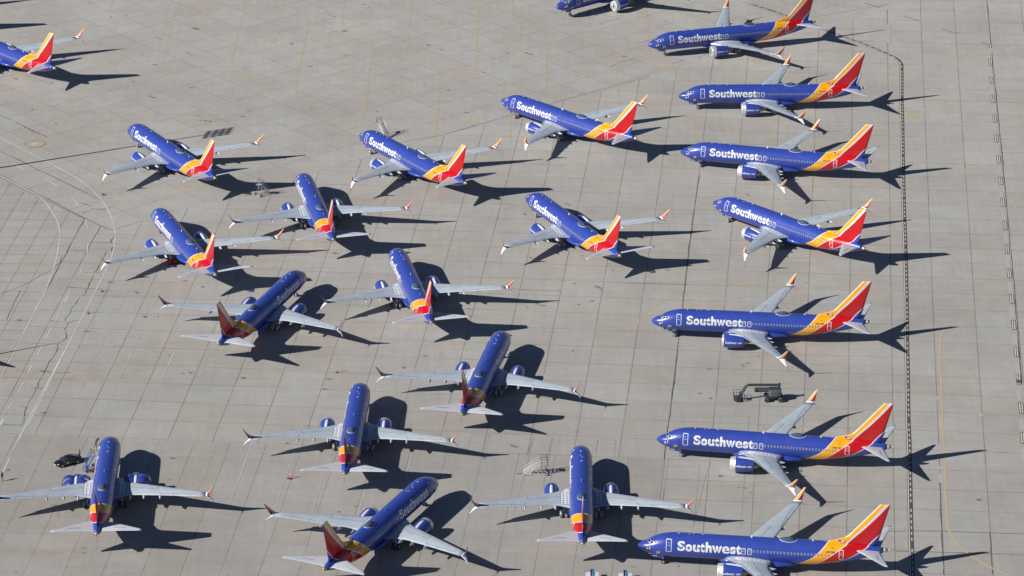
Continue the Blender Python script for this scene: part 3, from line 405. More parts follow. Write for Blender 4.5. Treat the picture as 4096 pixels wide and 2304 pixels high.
def ring_door(X0, X1, z0, z1, side, wd=.09, corner=.12, handle=True, m='letter'):
    # rounded outline painted round a door, with the door handle line
    mb = MB(); pts = []
    for cx, cz, a0 in ((X1 - corner, z1 - corner, 0), (X0 + corner, z1 - corner, 90), (X0 + corner, z0 + corner, 180), (X1 - corner, z0 + corner, 270)):
        for k in range(5): a = R(a0 + 22.5 * k); pts.append((cx, cz, math.cos(a), math.sin(a)))
    zs = []
    out = []; inn = []
    full = []
    for i, p in enumerate(pts):
        q = pts[(i + 1) % len(pts)]; full.append(p)
        L_ = math.hypot((q[0] + corner * q[2]) - (p[0] + corner * p[2]), (q[1] + corner * q[3]) - (p[1] + corner * p[3]))
        if L_ > .3:
            k = int(L_ / .2)
            for j in range(1, k): full.append(tuple(p[n_] + (q[n_] - p[n_]) * j / k for n_ in range(4)))
    for cx, cz, c_, s_ in full:
        out.append(SZ(cx + corner * c_, cz + corner * s_, side, .012)); inn.append(SZ(cx + (corner - wd) * c_, cz + (corner - wd) * s_, side, .012))
    n_ = len(out); mb.add(out + inn, [(i, (i + 1) % n_, n_ + (i + 1) % n_, n_ + i) for i in range(n_)], M[m])
    if handle:
        xm = (X0 + X1) / 2; zm = (z0 + z1) / 2 + .1
        mb.add([SZ(xm - .2, zm - .03, side, .012), SZ(xm + .2, zm - .03, side, .012), SZ(xm + .2, zm + .03, side, .012), SZ(xm - .2, zm + .03, side, .012)], [(0, 1, 2, 3)], M[m])
        mb.add([SZ(xm + .07 * math.cos(a), zm + .35 + .09 * math.sin(a), side, .012) for a in [k * .785 for k in range(8)]], [list(range(8))], M['frame'])
    return mb.mesh('door', False)
def window_mesh(side):
    mb = MB(); X0 = 15.0; zc = 3.93
    def rr(w_, h_, off, n_=3):
        pts = []
        for cx, cz, a0 in ((w_ / 2 - .07, h_ / 2 - .07, 0), (-w_ / 2 + .07, h_ / 2 - .07, 90), (-w_ / 2 + .07, -h_ / 2 + .07, 180), (w_ / 2 - .07, -h_ / 2 + .07, 270)):
            for k in range(n_): a = R(a0 + 90 * k / (n_ - 1)); pts.append(SZ(X0 + cx + .07 * math.cos(a), zc + cz + .07 * math.sin(a), side, off))
        return pts
    a = rr(.25, .36, .018); b = rr(.15, .25, .022)
    mb.add(a, [list(range(len(a)))], M['frame']); mb.add(b, [list(range(len(b)))], M['pane']); return mb.mesh('window', False)
def cockpit_mesh(side):
    mb = MB(); sg = lambda p: p if side > 0 else 180 - p
    # white surround, then the three panes a little prouder
    def quad(c, off, m, nu=4, nv=4):
        f_ = lambda u, v: S((c[0][0]*(1-u)+c[1][0]*u)*(1-v)+(c[3][0]*(1-u)+c[2][0]*u)*v, sg((c[0][1]*(1-u)+c[1][1]*u)*(1-v)+(c[3][1]*(1-u)+c[2][1]*u)*v), off)
        patch(f_, nu, nv, M[m], mb)
    quad([(1.52, 86), (1.83, 49), (2.20, 55), (1.92, 87)], .018, 'letter')
    quad([(1.88, 47), (2.46, 30), (2.62, 49), (2.25, 58)], .018, 'letter')
    quad([(2.46, 30), (3.19, 32), (3.18, 45), (2.63, 49)], .0185, 'letter')
    quad([(1.55, 84), (1.84, 53), (2.14, 58), (1.88, 85)], .034, 'glass')
    quad([(1.97, 46), (2.42, 34), (2.56, 48), (2.26, 56)], .034, 'glass')
    quad([(2.58, 33), (3.12, 34.5), (3.10, 43), (2.68, 46.5)], .034, 'glass')
    return mb.mesh('cockpit_window', False)
_gl = {}
def glyph(ch, bold=.0):
    k = (ch, bold)
    if k in _gl: return _gl[k]
    cu = bpy.data.curves.new('g', 'FONT'); cu.body = ch; cu.size = 1; cu.offset = bold; cu.resolution_u = 4
    o = bpy.data.objects.new('g', cu); COL.objects.link(o)
    me = bpy.data.meshes.new_from_object(o); bpy.data.objects.remove(o); bpy.data.curves.remove(cu)
    bm = bmesh.new(); bm.from_mesh(me); bpy.data.meshes.remove(me)
    bmesh.ops.remove_doubles(bm, verts=bm.verts, dist=1e-5)
    xs = [v.co.x for v in bm.verts]; ys = [v.co.y for v in bm.verts]; x0, x1, y0, y1 = min(xs), max(xs), min(ys), max(ys)
    for i in range(1, 10):
        yy = y0 + (y1 - y0) * i / 10
        bmesh.ops.bisect_plane(bm, geom=bm.verts[:] + bm.edges[:] + bm.faces[:], plane_co=(0, yy, 0), plane_no=(0, 1, 0))
    bm.verts.ensure_lookup_table()
    V = [((v.co.x - x0) / (x1 - x0), (v.co.y - y0) / (y1 - y0)) for v in bm.verts]; Fc = [[v.index for v in f_.verts] for f_ in bm.faces]
    bm.verts.index_update(); Fc = [[v.index for v in f_.verts] for f_ in bm.faces]; bm.free()
    _gl[k] = (V, Fc, (x1 - x0), (y1 - y0), y0); return _gl[k]
# letter boxes measured along the fuselage (X from nose) on the port side
LET = [('S', 6.42, 7.60, 0, 1.60), ('o', 7.66, 8.76, -.03, 1.18), ('u', 8.88, 9.92, -.03, 1.16), ('t', 10.00, 10.72, -.03, 1.48), ('h', 10.84, 11.82, 0, 1.66), ('w', 11.84, 13.44, 0, 1.15), ('e', 13.44, 14.60, -.03, 1.18), ('s', 14.68, 15.56, -.03, 1.18), ('t', 15.62, 16.36, -.03, 1.48)]
def lettering_mesh(side):
    mb = MB(); base = -5.0; k = 57.3 / 1.94
    for ch, a, b, y0, h in LET:
        V, Fc, *_ = glyph(ch, .018 if ch == 'e' else .033 if ch in 'Ss' else .038)
        if side > 0: P_ = [S(a + (b - a) * u, base + (y0 + h * v) * k, .014) for u, v in V]
        else: P_ = [S(22.78 - a - (b - a) * u, 180 - (base + (y0 + h * v) * k), .014) for u, v in V]
        mb.add(P_, Fc, M['letter'])
    return mb.mesh('lettering', False)
def text_on(txt, X0, X1, h, side, fn, m, bold=.01):
    # generic single line: fn(X, s) gives the surface point at s metres above the baseline
    mb = MB(); adv = []; tot = 0
    for ch in txt:
        if ch == ' ': adv.append(('', .3, 0, 0)); tot += .3; continue
        V, Fc, w_, h_, y0 = glyph(ch, bold); adv.append((ch, w_ + .09, h_, y0)); tot += w_ + .09
    cx = 0
    for ch, w_, h_, y0 in adv:
        if ch:
            V, Fc, *_ = glyph(ch, bold)
            for_ = lambda u: (X0 + (X1 - X0) * (cx + (w_ - .09) * u) / tot) if side > 0 else (X1 - (X1 - X0) * (cx + (w_ - .09) * u) / tot)
            mb.add([fn(for_(u), (y0 + h_ * v) * h / .72) for u, v in V], Fc, M[m])
        cx += w_
    return mb.mesh('lettering', False)
# wing planform: y, LE, TE, z, t/c
WG = [(1.2, 13.75, 21.55, 2.2, .13), (1.9, 14.2, 21.42, 2.30, .13), (2.8, 15.1, 21.15, 2.40, .13), (3.6, 15.85, 21.0, 2.49, .125), (4.8, 16.65, 21.02, 2.62, .12), (6.6, 17.7, 21.55, 2.83, .115), (9.2, 19.15, 22.35, 3.12, .11), (12.0, 20.72, 23.28, 3.43, .105), (14.5, 22.12, 24.12, 3.71, .10), (16.7, 23.40, 24.86, 3.96, .10)]
_wgi = [pchip(np.array([w_[0] for w_ in WG]), np.array([w_[k] for w_ in WG])) for k in (1, 2, 3, 4)]
CH = [0, .004, .015, .035, .07, .12, .2, .3, .42, .55, .68, .8, .9, 1.0]
def foil(c, tc, camber=.018):
    yt = 5 * tc * (.2969 * math.sqrt(c) - .126 * c - .3516 * c * c + .2843 * c ** 3 - .1015 * c ** 4); yc = camber * 4 * c * (1 - c); return yc + max(yt, .0015), yc - max(yt, .0015)
def wing_pt(y, c, up=True, sg=1, off=0):
    LE, TE, z, tc = (f_(y) for f_ in _wgi); ch = TE - LE; t = foil(c, tc)[0 if up else 1]
    return (XO - (LE + ch * c), sg * y, z + t * ch + (.5 - c) * ch * .018 + (off if up else -off))
def wing_top(X, y, sg=1, off=.012):
    LE, TE = _wgi[0](y), _wgi[1](y); return wing_pt(y, min(max((X - LE) / (TE - LE), 0), 1), True, sg, off)
def wing_mesh(sg):
    mb = MB(); ys = sorted(set([w_[0] for w_ in WG] + [2.3, 3.2, 4.2, 5.6, 7.5, 8.3, 10.2, 11.2, 13, 13.8, 15.5]))
    for up in (True, False):
        vs_ = [wing_pt(y, c, up, sg) for y in ys for c in CH]; n_ = len(CH)
        fs = {'a': [], 'b': []}
        for i in range(len(ys) - 1):
            for j in range(n_ - 1): fs['b' if j < (4 if up else 3) else 'a'].append((i * n_ + j, (i + 1) * n_ + j, (i + 1) * n_ + j + 1, i * n_ + j + 1))
        b0 = len(mb.v); mb.add(vs_, fs['a'], M['wing'], True); k = mb.mi(M['slat'])
        for q in fs['b']: mb.f.append([b0 + t for t in q]); mb.m.append(k); mb.sm.append(True)
    n_ = len(CH); N_ = len(ys) * n_
    for j in range(n_ - 1): mb.f.append([(len(ys) - 1) * n_ + j, (len(ys) - 1) * n_ + j + 1, N_ + (len(ys) - 1) * n_ + j + 1, N_ + (len(ys) - 1) * n_ + j]); mb.m.append(0); mb.sm.append(False)
    for i in range(len(ys) - 1): mb.f.append([i * n_ + n_ - 1, (i + 1) * n_ + n_ - 1, N_ + (i + 1) * n_ + n_ - 1, N_ + i * n_ + n_ - 1]); mb.m.append(0); mb.sm.append(False)
    me = mb.mesh('wing', False)
    bm = bmesh.new(); bm.from_mesh(me); bmesh.ops.remove_doubles(bm, verts=bm.verts, dist=1e-4); bmesh.ops.recalc_face_normals(bm, faces=bm.faces); bm.to_mesh(me); bm.free(); return me
def strip_on_wing(mb, pts, sg, m, wd=.05, off=.012, dens=.5):
    P_ = []
    for a, b in zip(pts, pts[1:]):
        k = max(1, int(math.dist(a, b) / dens)); P_ += [(a[0] + (b[0] - a[0]) * i / k, a[1] + (b[1] - a[1]) * i / k) for i in range(k)]
    P_.append(pts[-1]); vs_ = []
    for i, p in enumerate(P_):
        q, r = P_[max(i - 1, 0)], P_[min(i + 1, len(P_) - 1)]; d = Vector((r[0] - q[0], r[1] - q[1])); d = d.normalized() if d.length > 0 else Vector((1, 0))
        for s_ in (-1, 1): vs_.append(wing_top(p[0] - d.y * wd / 2 * s_, p[1] + d.x * wd / 2 * s_, sg, off))
    mb.add(vs_, [(2 * i, 2 * i + 1, 2 * i + 3, 2 * i + 2) for i in range(len(P_) - 1)], m)
def wing_walk_mesh(sg):
    # white walkway panel at the root with its dark outline and foot marks
    mb = MB(); C4 = [(16.15, 2.55), (16.15, 2.02), (20.55, 2.02), (20.45, 3.3), (17.1, 3.42), (16.3, 3.2)]
    def q(u, v):
        X = 15.55 + u * 4.9; ymax = 3.38 if X > 17 else 2.75 + (X - 15.55) * .44; return wing_top(X, 2.0 + v * (ymax - 2.0), sg, .010)
    patch(q, 14, 4, M['panel'], mb)
    strip_on_wing(mb, [(15.6, 2.05), (15.6, 2.8), (16.9, 3.42), (20.45, 3.42), (20.5, 2.05)], sg, M['seam'], .075, .018, .4)
    for X, y in ((17.6, 2.95), (18.2, 2.95), (18.85, 2.95), (19.5, 2.95), (20.05, 2.95), (18.2, 2.3), (18.85, 2.3), (19.5, 2.3), (20.05, 2.3)):
        a, b = .11, .17
        mb.add([wing_top(X - b, y, sg, .02), wing_top(X + .02, y + a, sg, .02), wing_top(X + b, y + a * .6, sg, .02), wing_top(X + b, y - a * .6, sg, .02), wing_top(X + .02, y - a, sg, .02)], [(0, 1, 2, 3, 4)], M['seam'])
    strip_on_wing(mb, [(17.1, 3.1), (16.75, 3.05), (16.6, 2.8)], sg, M['seam'], .11, .02, .2); strip_on_wing(mb, [(17.6, 2.35), (17.1, 2.35), (16.95, 2.1)], sg, M['seam'], .11, .02, .2)
    return mb.mesh('walkway_panel', False)
def wing_seam_mesh(sg):
    mb = MB()
    for pts in ([(18.34, 3.45), (18.6, 4.1), (18.76, 4.63), (20.47, 8.75), (18.84, 8.8), (16.6, 3.9)], [(15.75, 3.4), (18.6, 4.6)][:0] or [(22.53, 11.36), (22.1, 9.3), (21.3, 8.9)], [(22.55, 11.36), (23.25, 14.0), (23.75, 15.2)], [(23.55, 14.1), (23.9, 14.1)], [(22.55, 11.36), (22.95, 11.4)]):
        strip_on_wing(mb, pts, sg, M['seam'], .055)
    return mb.mesh('panel_seam', False)
def winglet_mesh(sg, up):
    mb = MB()
    if up: ST_ = [(16.68, 3.97, 23.38, 24.87, .10), (16.95, 4.12, 23.55, 24.90, .09), (17.2, 4.42, 23.86, 24.97, .07), (17.45, 4.85, 24.20, 25.05, .055), (17.72, 5.42, 24.66, 25.2, .045), (17.98, 6.0, 25.12, 25.42, .03)]
    else: ST_ = [(16.72, 3.93, 23.65, 24.88, .08), (17.1, 3.74, 23.98, 24.95, .06), (17.55, 3.46, 24.45, 25.05, .045), (17.99, 3.06, 24.97, 25.24, .03)]
    n_ = len(ST_)
    fr = [[0, .08, .34, .42, .86, 1], [0, .08, .36, .44, .98, 1], [0, .08, .42, .50, .99, 1], [0, .09, .52, .60, .99, 1], [0, .1, .70, .78, .99, 1], [0, .1, .92, .97, .99, 1]]
    mats_u = [M['white'], M['yellow'], M['letter'], M['red'], M['blue']]
    for s_ in (1, -1):
        vs_ = []
        for i, (y, z, a, b, t) in enumerate(ST_):
            p, q = ST_[max(i - 1, 0)], ST_[min(i + 1, n_ - 1)]; d = Vector((q[0] - p[0], q[1] - p[1])).normalized(); nn = (-d.y, d.x)
            for j, c in enumerate(fr[i] if up else [0, .08, .34, .6, .86, 1]):
                w_ = t * (0 if j in (0, 5) else (.8 if j == 1 else 1 if j < 4 else .5)); vs_.append((XO - (a + (b - a) * c), sg * (y + nn[0] * s_ * w_), z + nn[1] * s_ * w_))
        b0 = len(mb.v); mb.v += vs_
        for i in range(n_ - 1):
            for j in range(5):
                mm = (M['white'] if i == 0 else mats_u[j]) if up else M['white']
                if up and i == 1 and j == 3: mm = M['red']
                mb.f.append([b0 + i * 6 + j, b0 + (i + 1) * 6 + j, b0 + (i + 1) * 6 + j + 1, b0 + i * 6 + j + 1]); mb.m.append(mb.mi(mm)); mb.sm.append(True)
    if up:  # blue corner at the foot, laid 4 mm proud both sides
        for s_ in (1, -1):
            o_ = .012 * s_
            mb.add([(XO - 24.93, sg * (17.2 - .075 * s_), 4.44 + .03 * s_), (XO - 24.35, sg * (16.95 - .085 * s_), 4.14 + .06 * s_), (XO - 24.88, sg * (16.95 - .085 * s_), 4.14 + .06 * s_)], [(0, 1, 2)], M['blue'])
    me = mb.mesh('winglet', False); bm = bmesh.new(); bm.from_mesh(me); bmesh.ops.remove_doubles(bm, verts=bm.verts, dist=1e-4); bmesh.ops.recalc_face_normals(bm, faces=bm.faces); bm.to_mesh(me); bm.free(); return me
def fairing_mesh(sg, k):
    y, Xe, ze = ((4.21, 22.1, 2.30), (6.47, 22.48, 2.57), (9.14, 23.18, 2.84))[k]; mb = MB(); rings = []
    for t, r in ((0, .03), (.12, .15), (.35, .24), (.6, .25), (.8, .14), (.93, .06), (1, .02)):
        X = Xe - 2.6 + 2.6 * t; z = ze + (.22 if t < .58 else .22 * (1 - t) / .42) - 1.3 * r
        rings.append([(XO - X, sg * (y + r * .8 * math.cos(2 * math.pi * q / 12)), z + r * 1.3 * math.sin(2 * math.pi * q / 12)) for q in range(12)])
    mb.loft(rings, M['stab']); return mb.mesh('flap_fairing')
def stab_mesh(sg):
    mb = MB(); SS = [(.35, 33.9, 38.2, 4.45, .10), (1.0, 34.35, 38.05, 4.62, .10), (4.0, 36.6, 38.72, 4.95, .095), (6.6, 38.5, 39.32, 5.22, .09), (7.15, 38.95, 39.48, 5.28, .08)]
    for up in (True, False):
        vs_ = []
        for y, a, b, z, tc in SS:
            for c in CH: vs_.append((XO - (a + (b - a) * c), sg * y, z + foil(c, tc, 0)[0 if up else 1] * (b - a)))
        n_ = len(CH); mb.add(vs_, [(i * n_ + j, (i + 1) * n_ + j, (i + 1) * n_ + j + 1, i * n_ + j + 1) for i in range(len(SS) - 1) for j in range(n_ - 1)], M['stab'], True)
    n_ = len(CH); N_ = len(SS) * n_
    for j in range(n_ - 1): mb.f.append([(len(SS) - 1) * n_ + j, (len(SS) - 1) * n_ + j + 1, N_ + (len(SS) - 1) * n_ + j + 1, N_ + (len(SS) - 1) * n_ + j]); mb.m.append(0); mb.sm.append(False)
    for i in range(len(SS) - 1): mb.f.append([i * n_ + n_ - 1, (i + 1) * n_ + n_ - 1, N_ + (i + 1) * n_ + n_ - 1, N_ + i * n_ + n_ - 1]); mb.m.append(0); mb.sm.append(False)
    for z_ in (.11,):   # elevator hinge seam
        mb.add([(XO - 37.35, sg * 2.6, 4.97), (XO - 37.41, sg * 2.6, 4.965), (XO - 37.98, sg * 4.6, 5.115), (XO - 37.92, sg * 4.6, 5.12)], [(0, 1, 2, 3)], M['seam'])
    me = mb.mesh('stabilizer', False); bm = bmesh.new(); bm.from_mesh(me); bmesh.ops.remove_doubles(bm, verts=bm.verts, dist=1e-4); bmesh.ops.recalc_face_normals(bm, faces=bm.faces); bm.to_mesh(me); bm.free(); return me
def fin_mesh():
    mb = MB(); FS = [(5.0, 29.0, 37.45, .02), (5.46, 29.25, 37.55, .024), (5.72, 30.25, 37.62, .03), (5.98, 31.2, 37.68, .04), (6.3, 32.3, 37.76, .055), (6.76, 32.98, 37.87, .075), (8.6, 34.55, 38.31, .09), (10.5, 36.14, 38.80, .09), (12.0, 37.41, 39.18, .085), (12.36, 37.72, 39.27, .06), (12.42, 37.87, 39.27, .01)]
    rings = []
    for z, a, b, tc in FS:
        up = [(XO - (a + (b - a) * c), foil(c, tc, 0)[0] * (b - a), z) for c in CH]; dn = [(p[0], -p[1], z) for p in up[::-1]]
        rings.append(up + dn)
    mb.loft(rings, M['livery']); return mb.mesh('tail_fin')
def flag_mesh(side):
    mb = MB(); X0, X1, z0, z1 = 31.5, 32.4, 5.50, 5.98
    def P(u, v):
        X = X0 + u * (X1 - X0); z = z0 + v * (z1 - z0) ; LEf = 30.0 + (z - 5.65) * 3.6; y = .10 + .06 * (6 - z); y = max(.09 + (6.1 - z) * .25, .1); return (XO - X, side * (y + .02), z)
    if side > 0: U = lambda u: u
    else: U = lambda u: 1 - u
    for k in range(7): mb.add([P(0, k / 7), P(1, k / 7), P(1, (k + 1) / 7), P(0, (k + 1) / 7)], [(0, 1, 2, 3)], M['red'] if k % 2 == 0 else M['white'])
    a, b = (0, .42) if side > 0 else (0, .42)
    q = [P(a, .45), P(b, .45), P(b, 1), P(a, 1)]; mb.add([(x_, y_ + side * .006, z_) for x_, y_, z_ in q], [(0, 1, 2, 3)], M['blue']); return mb.mesh('flag', False)
EY, EZ = 4.86, 1.73
def nac(prof, m, n=36, y=EY, name='engine', x_off=0, zig=0):
    mb = MB(); rings = []
    for i, (X, r) in enumerate(prof):
        ring = []
        for k in range(n):
            a = 2 * math.pi * k / n; flat = 1 - .055 * max(0, -math.sin(a)) ** 3
            XX = X + (zig if (i == len(prof) - 1 and k % 2) else 0)
            ring.append((XO - XX, y + r * math.cos(a), EZ + r * math.sin(a) * flat))
        rings.append(ring)
    mb.loft(rings, m, cap=False); return mb
def engine_parts(sg, kind):
    y = sg * EY; out = {}
    if kind == 'open':
        out['engine'] = nac([(13.5, 1.2), (13.8, 1.25), (14.35, 1.27), (14.38, .95), (14.38, .7)], M['blue'], y=y).mesh('engine')
        c = nac([(14.1, .88), (14.6, .84), (15.2, .75), (16.6, .66), (17.2, .55)], M['dark'], y=y)
        for a in range(0, 360, 24): c.tube([(XO - 14.5, y + .86 * math.cos(R(a)), EZ + .86 * math.sin(R(a))), (XO - 15.6, y + .8 * math.cos(R(a + 15)), EZ + .8 * math.sin(R(a + 15)))], .045, M['steel'], 6)
        out['engine_core'] = c.mesh('engine_core')
        for k, (Xa, Xb, ang, hx) in enumerate(((14.42, 15.55, 58, .32), (15.6, 16.9, 44, .30))):
            for s_ in (1, -1):
                mb = MB(); hy, hz = y + s_ * hx, EZ + 1.2; n_ = 14
                for r_ in (1.27, 1.19):
                    vs_ = []
                    for X in (Xa, (Xa + Xb) / 2, Xb):
                        for q in range(n_ + 1):
                            a = R(76 - 160 * q / n_); py, pz = s_ * r_ * (1 if X < 16.5 else .9) * math.cos(a), r_ * (1 if X < 16.5 else .9) * math.sin(a)
                            dy, dz = (y + py) - hy, (EZ + pz) - hz; ca, sa = math.cos(R(ang) * s_), math.sin(R(ang) * s_)
                            vs_.append((XO - X, hy + dy * ca - dz * sa, hz + dy * sa + dz * ca))
                    mb.add(vs_, [(i * (n_ + 1) + j, (i + 1) * (n_ + 1) + j, (i + 1) * (n_ + 1) + j + 1, i * (n_ + 1) + j + 1) for i in range(2) for j in range(n_)], M['blue'] if r_ > 1.2 else M['steel'], True)
                out.setdefault('cowl_door', []).append(mb.mesh('cowl_door', False))
    else:
        out['engine'] = nac([(13.42, 1.205), (13.7, 1.25), (14.2, 1.285), (14.8, 1.285), (15.4, 1.25), (16.0, 1.18), (16.55, 1.09), (16.86, 1.03)], M['blue'], y=y, zig=.16).mesh('engine')
        inner = nac([(16.9, .99), (16.5, 1.02), (15.8, .98), (15.8, .62), (16.6, .68), (17.2, .60), (17.68, .50), (17.66, .44), (17.2, .40)], M['nozzle'], y=y)
        out['exhaust_nozzle'] = inner.mesh('exhaust_nozzle')
        out['exhaust_plug'] = nac([(17.0, .36), (17.7, .30), (18.2, .15), (18.45, .02)], M['nozzle'], 20, y=y).mesh('exhaust_plug')
    lip = nac([(14.0, .88), (13.5, .90), (13.15, .96), (13.07, 1.03), (13.06, 1.08), (13.12, 1.13), (13.25, 1.17), (13.43, 1.207)], M['metal'] if kind != 'foil' else M['foil'], y=y)
    out['inlet_lip'] = lip.mesh('inlet_lip')
    fan = nac([(13.85, .9), (13.84, .3), (13.6, .22), (13.45, .02)], M['dark'], 24, y=y); out['fan'] = fan.mesh('fan')
    if kind == 'foil':
        c = MB(); rings = []
        random.seed(11)
        for X, r in ((13.02, .3), (13.0, .7), (13.0, 1.04), (13.06, 1.16), (13.25, 1.225), (13.5, 1.25), (13.75, 1.275), (13.95, 1.30)):
            rings.append([(XO - X + random.uniform(-.03, .03), y + (r + random.uniform(-.014, .014)) * math.cos(2 * math.pi * k / 40), EZ + (r + random.uniform(-.014, .014)) * math.sin(2 * math.pi * k / 40)) for k in range(40)])
        rings.insert(0, [(XO - 13.0, y + .02 * math.cos(2 * math.pi * k / 40), EZ + .02 * math.sin(2 * math.pi * k / 40)) for k in range(40)])
        c.loft(rings, M['foil'], cap=False, smooth=False)
        for a in range(0, 360, 30): c.beam((XO - 12.97, y, EZ), (XO - 12.97, y + 1.02 * math.cos(R(a)), EZ + 1.02 * math.sin(R(a))), .05, .02, M['seam'])
        out['engine_cover'] = c.mesh('engine_cover')
    # pylon
    p = MB(); rings = []
    for X, w_, zt, zb in ((14.15, .03, 2.98, 2.9), (14.35, .17, 3.06, 2.8), (14.9, .28, 3.09, 2.6), (15.6, .32, 3.06, 2.4), (16.3, .32, 3.0, 2.2), (16.8, .29, 2.9, 2.1), (17.4, .2, 2.7, 1.95), (18.6, .12, 2.5, 2.1), (19.4, .03, 2.45, 2.3)):
        zc, rz = (zt + zb) / 2, (zt - zb) / 2; rings.append([(XO - X, y + w_ * math.cos(2 * math.pi * k / 16), zc + rz * math.copysign(abs(math.sin(2 * math.pi * k / 16)) ** .7, math.sin(2 * math.pi * k / 16))) for k in range(16)])
    p.loft(rings, M['panel']); out['pylon'] = p.mesh('pylon')
    if kind != 'open':
        def fn(X, s_):
            a = (s_ - .02) / 1.28 + .02; r = 1.30 if X < 15.2 else 1.30 - (X - 15.2) * .105 - max(0, X - 16) * .06
            return (XO - X, y + sg * r * math.cos(a), EZ + r * math.sin(a))
        mb = MB()
        a = text_on('Southwest', 13.72, 15.72, .40, sg, fn, 'letter', .035) if sg > 0 else text_on('Southwest', 14.48, 16.5, .40, sg, fn, 'letter', .035)
        b = text_on('com', 15.95, 16.66, .40, sg, fn, 'letter', .035) if sg > 0 else text_on('com', 13.72, 14.25, .40, sg, fn, 'letter', .035)
        hx = 15.83 if sg > 0 else 14.36
        mb.add([fn(hx + .05 * math.cos(t), .05 + .05 * math.sin(t)) for t in [k * .785 for k in range(8)]], [list(range(8))], M['red'])
        out['lettering'] = (a, b, mb.mesh('heart', False))
    return out
def wheel(mb, c, r, w_, tyre, hub):
    mb.lathe([(-w_ / 2, r * .55), (-w_ / 2, r * .85), (-w_ * .38, r * .97), (0, r), (w_ * .38, r * .97), (w_ / 2, r * .85), (w_ / 2, r * .55)], c, tyre, 22, 'Y')
    mb.lathe([(-w_ * .42, .01), (-w_ * .42, r * .56)], c, hub, 22, 'Y'); mb.lathe([(w_ * .42, .01), (w_ * .42, r * .56)], c, hub, 22, 'Y')
def gear_parts(kind):
    P_ = []
    tyre = {'film': M['film'], 'red': M['redcov'], 'bare': M['rubber']}[kind]; hub = M['steel'] if kind == 'bare' else tyre
    n_ = MB(); n_.tube([(XO - 3.95, 0, 1.75), (XO - 4.1, 0, .4)], [.09, .07], M['steel'], 10); n_.tube([(XO - 4.1, -.3, .36), (XO - 4.1, .3, .36)], .05, M['steel'], 8); n_.tube([(XO - 3.2, 0, 1.7), (XO - 4.05, 0, .95)], .045, M['steel'], 8); n_.box((XO - 4.0, 0, 1.0), (.3, .22, .2), M['white'])
    ws = []
    for y in (-.22, .22): w_ = MB(); wheel(w_, (XO - 4.1, y, .35), .35 if kind == 'bare' else .39, .22 if kind == 'bare' else .27, tyre, hub); ws.append(w_.mesh('wheel'))
    P_.append(('nose_gear', n_.mesh('nose_gear'), ws))
    for sg in (1, -1):
        g_ = MB(); g_.tube([(XO - 19.9, sg * 2.95, 2.3), (XO - 20.15, sg * 2.86, .5)], [.15, .11], M['steel'], 10); g_.tube([(XO - 20.15, sg * 2.4, .55), (XO - 20.15, sg * 3.3, .55)], .07, M['steel'], 8); g_.tube([(XO - 20.0, sg * 1.7, 1.9), (XO - 20.1, sg * 2.85, 1.2)], .06, M['steel'], 8); g_.box((XO - 20.0, sg * 3.12, 1.5), (.75, .05, 1.1), M['blue'])
        ws = []
        for d in (-.43, .43): w_ = MB(); wheel(w_, (XO - 20.15, sg * (2.86 + d), .56), .56 if kind == 'bare' else .62, .38 if kind == 'bare' else .46, tyre, hub); ws.append(w_.mesh('wheel'))
        P_.append(('main_gear', g_.mesh('main_gear'), ws))
    return P_
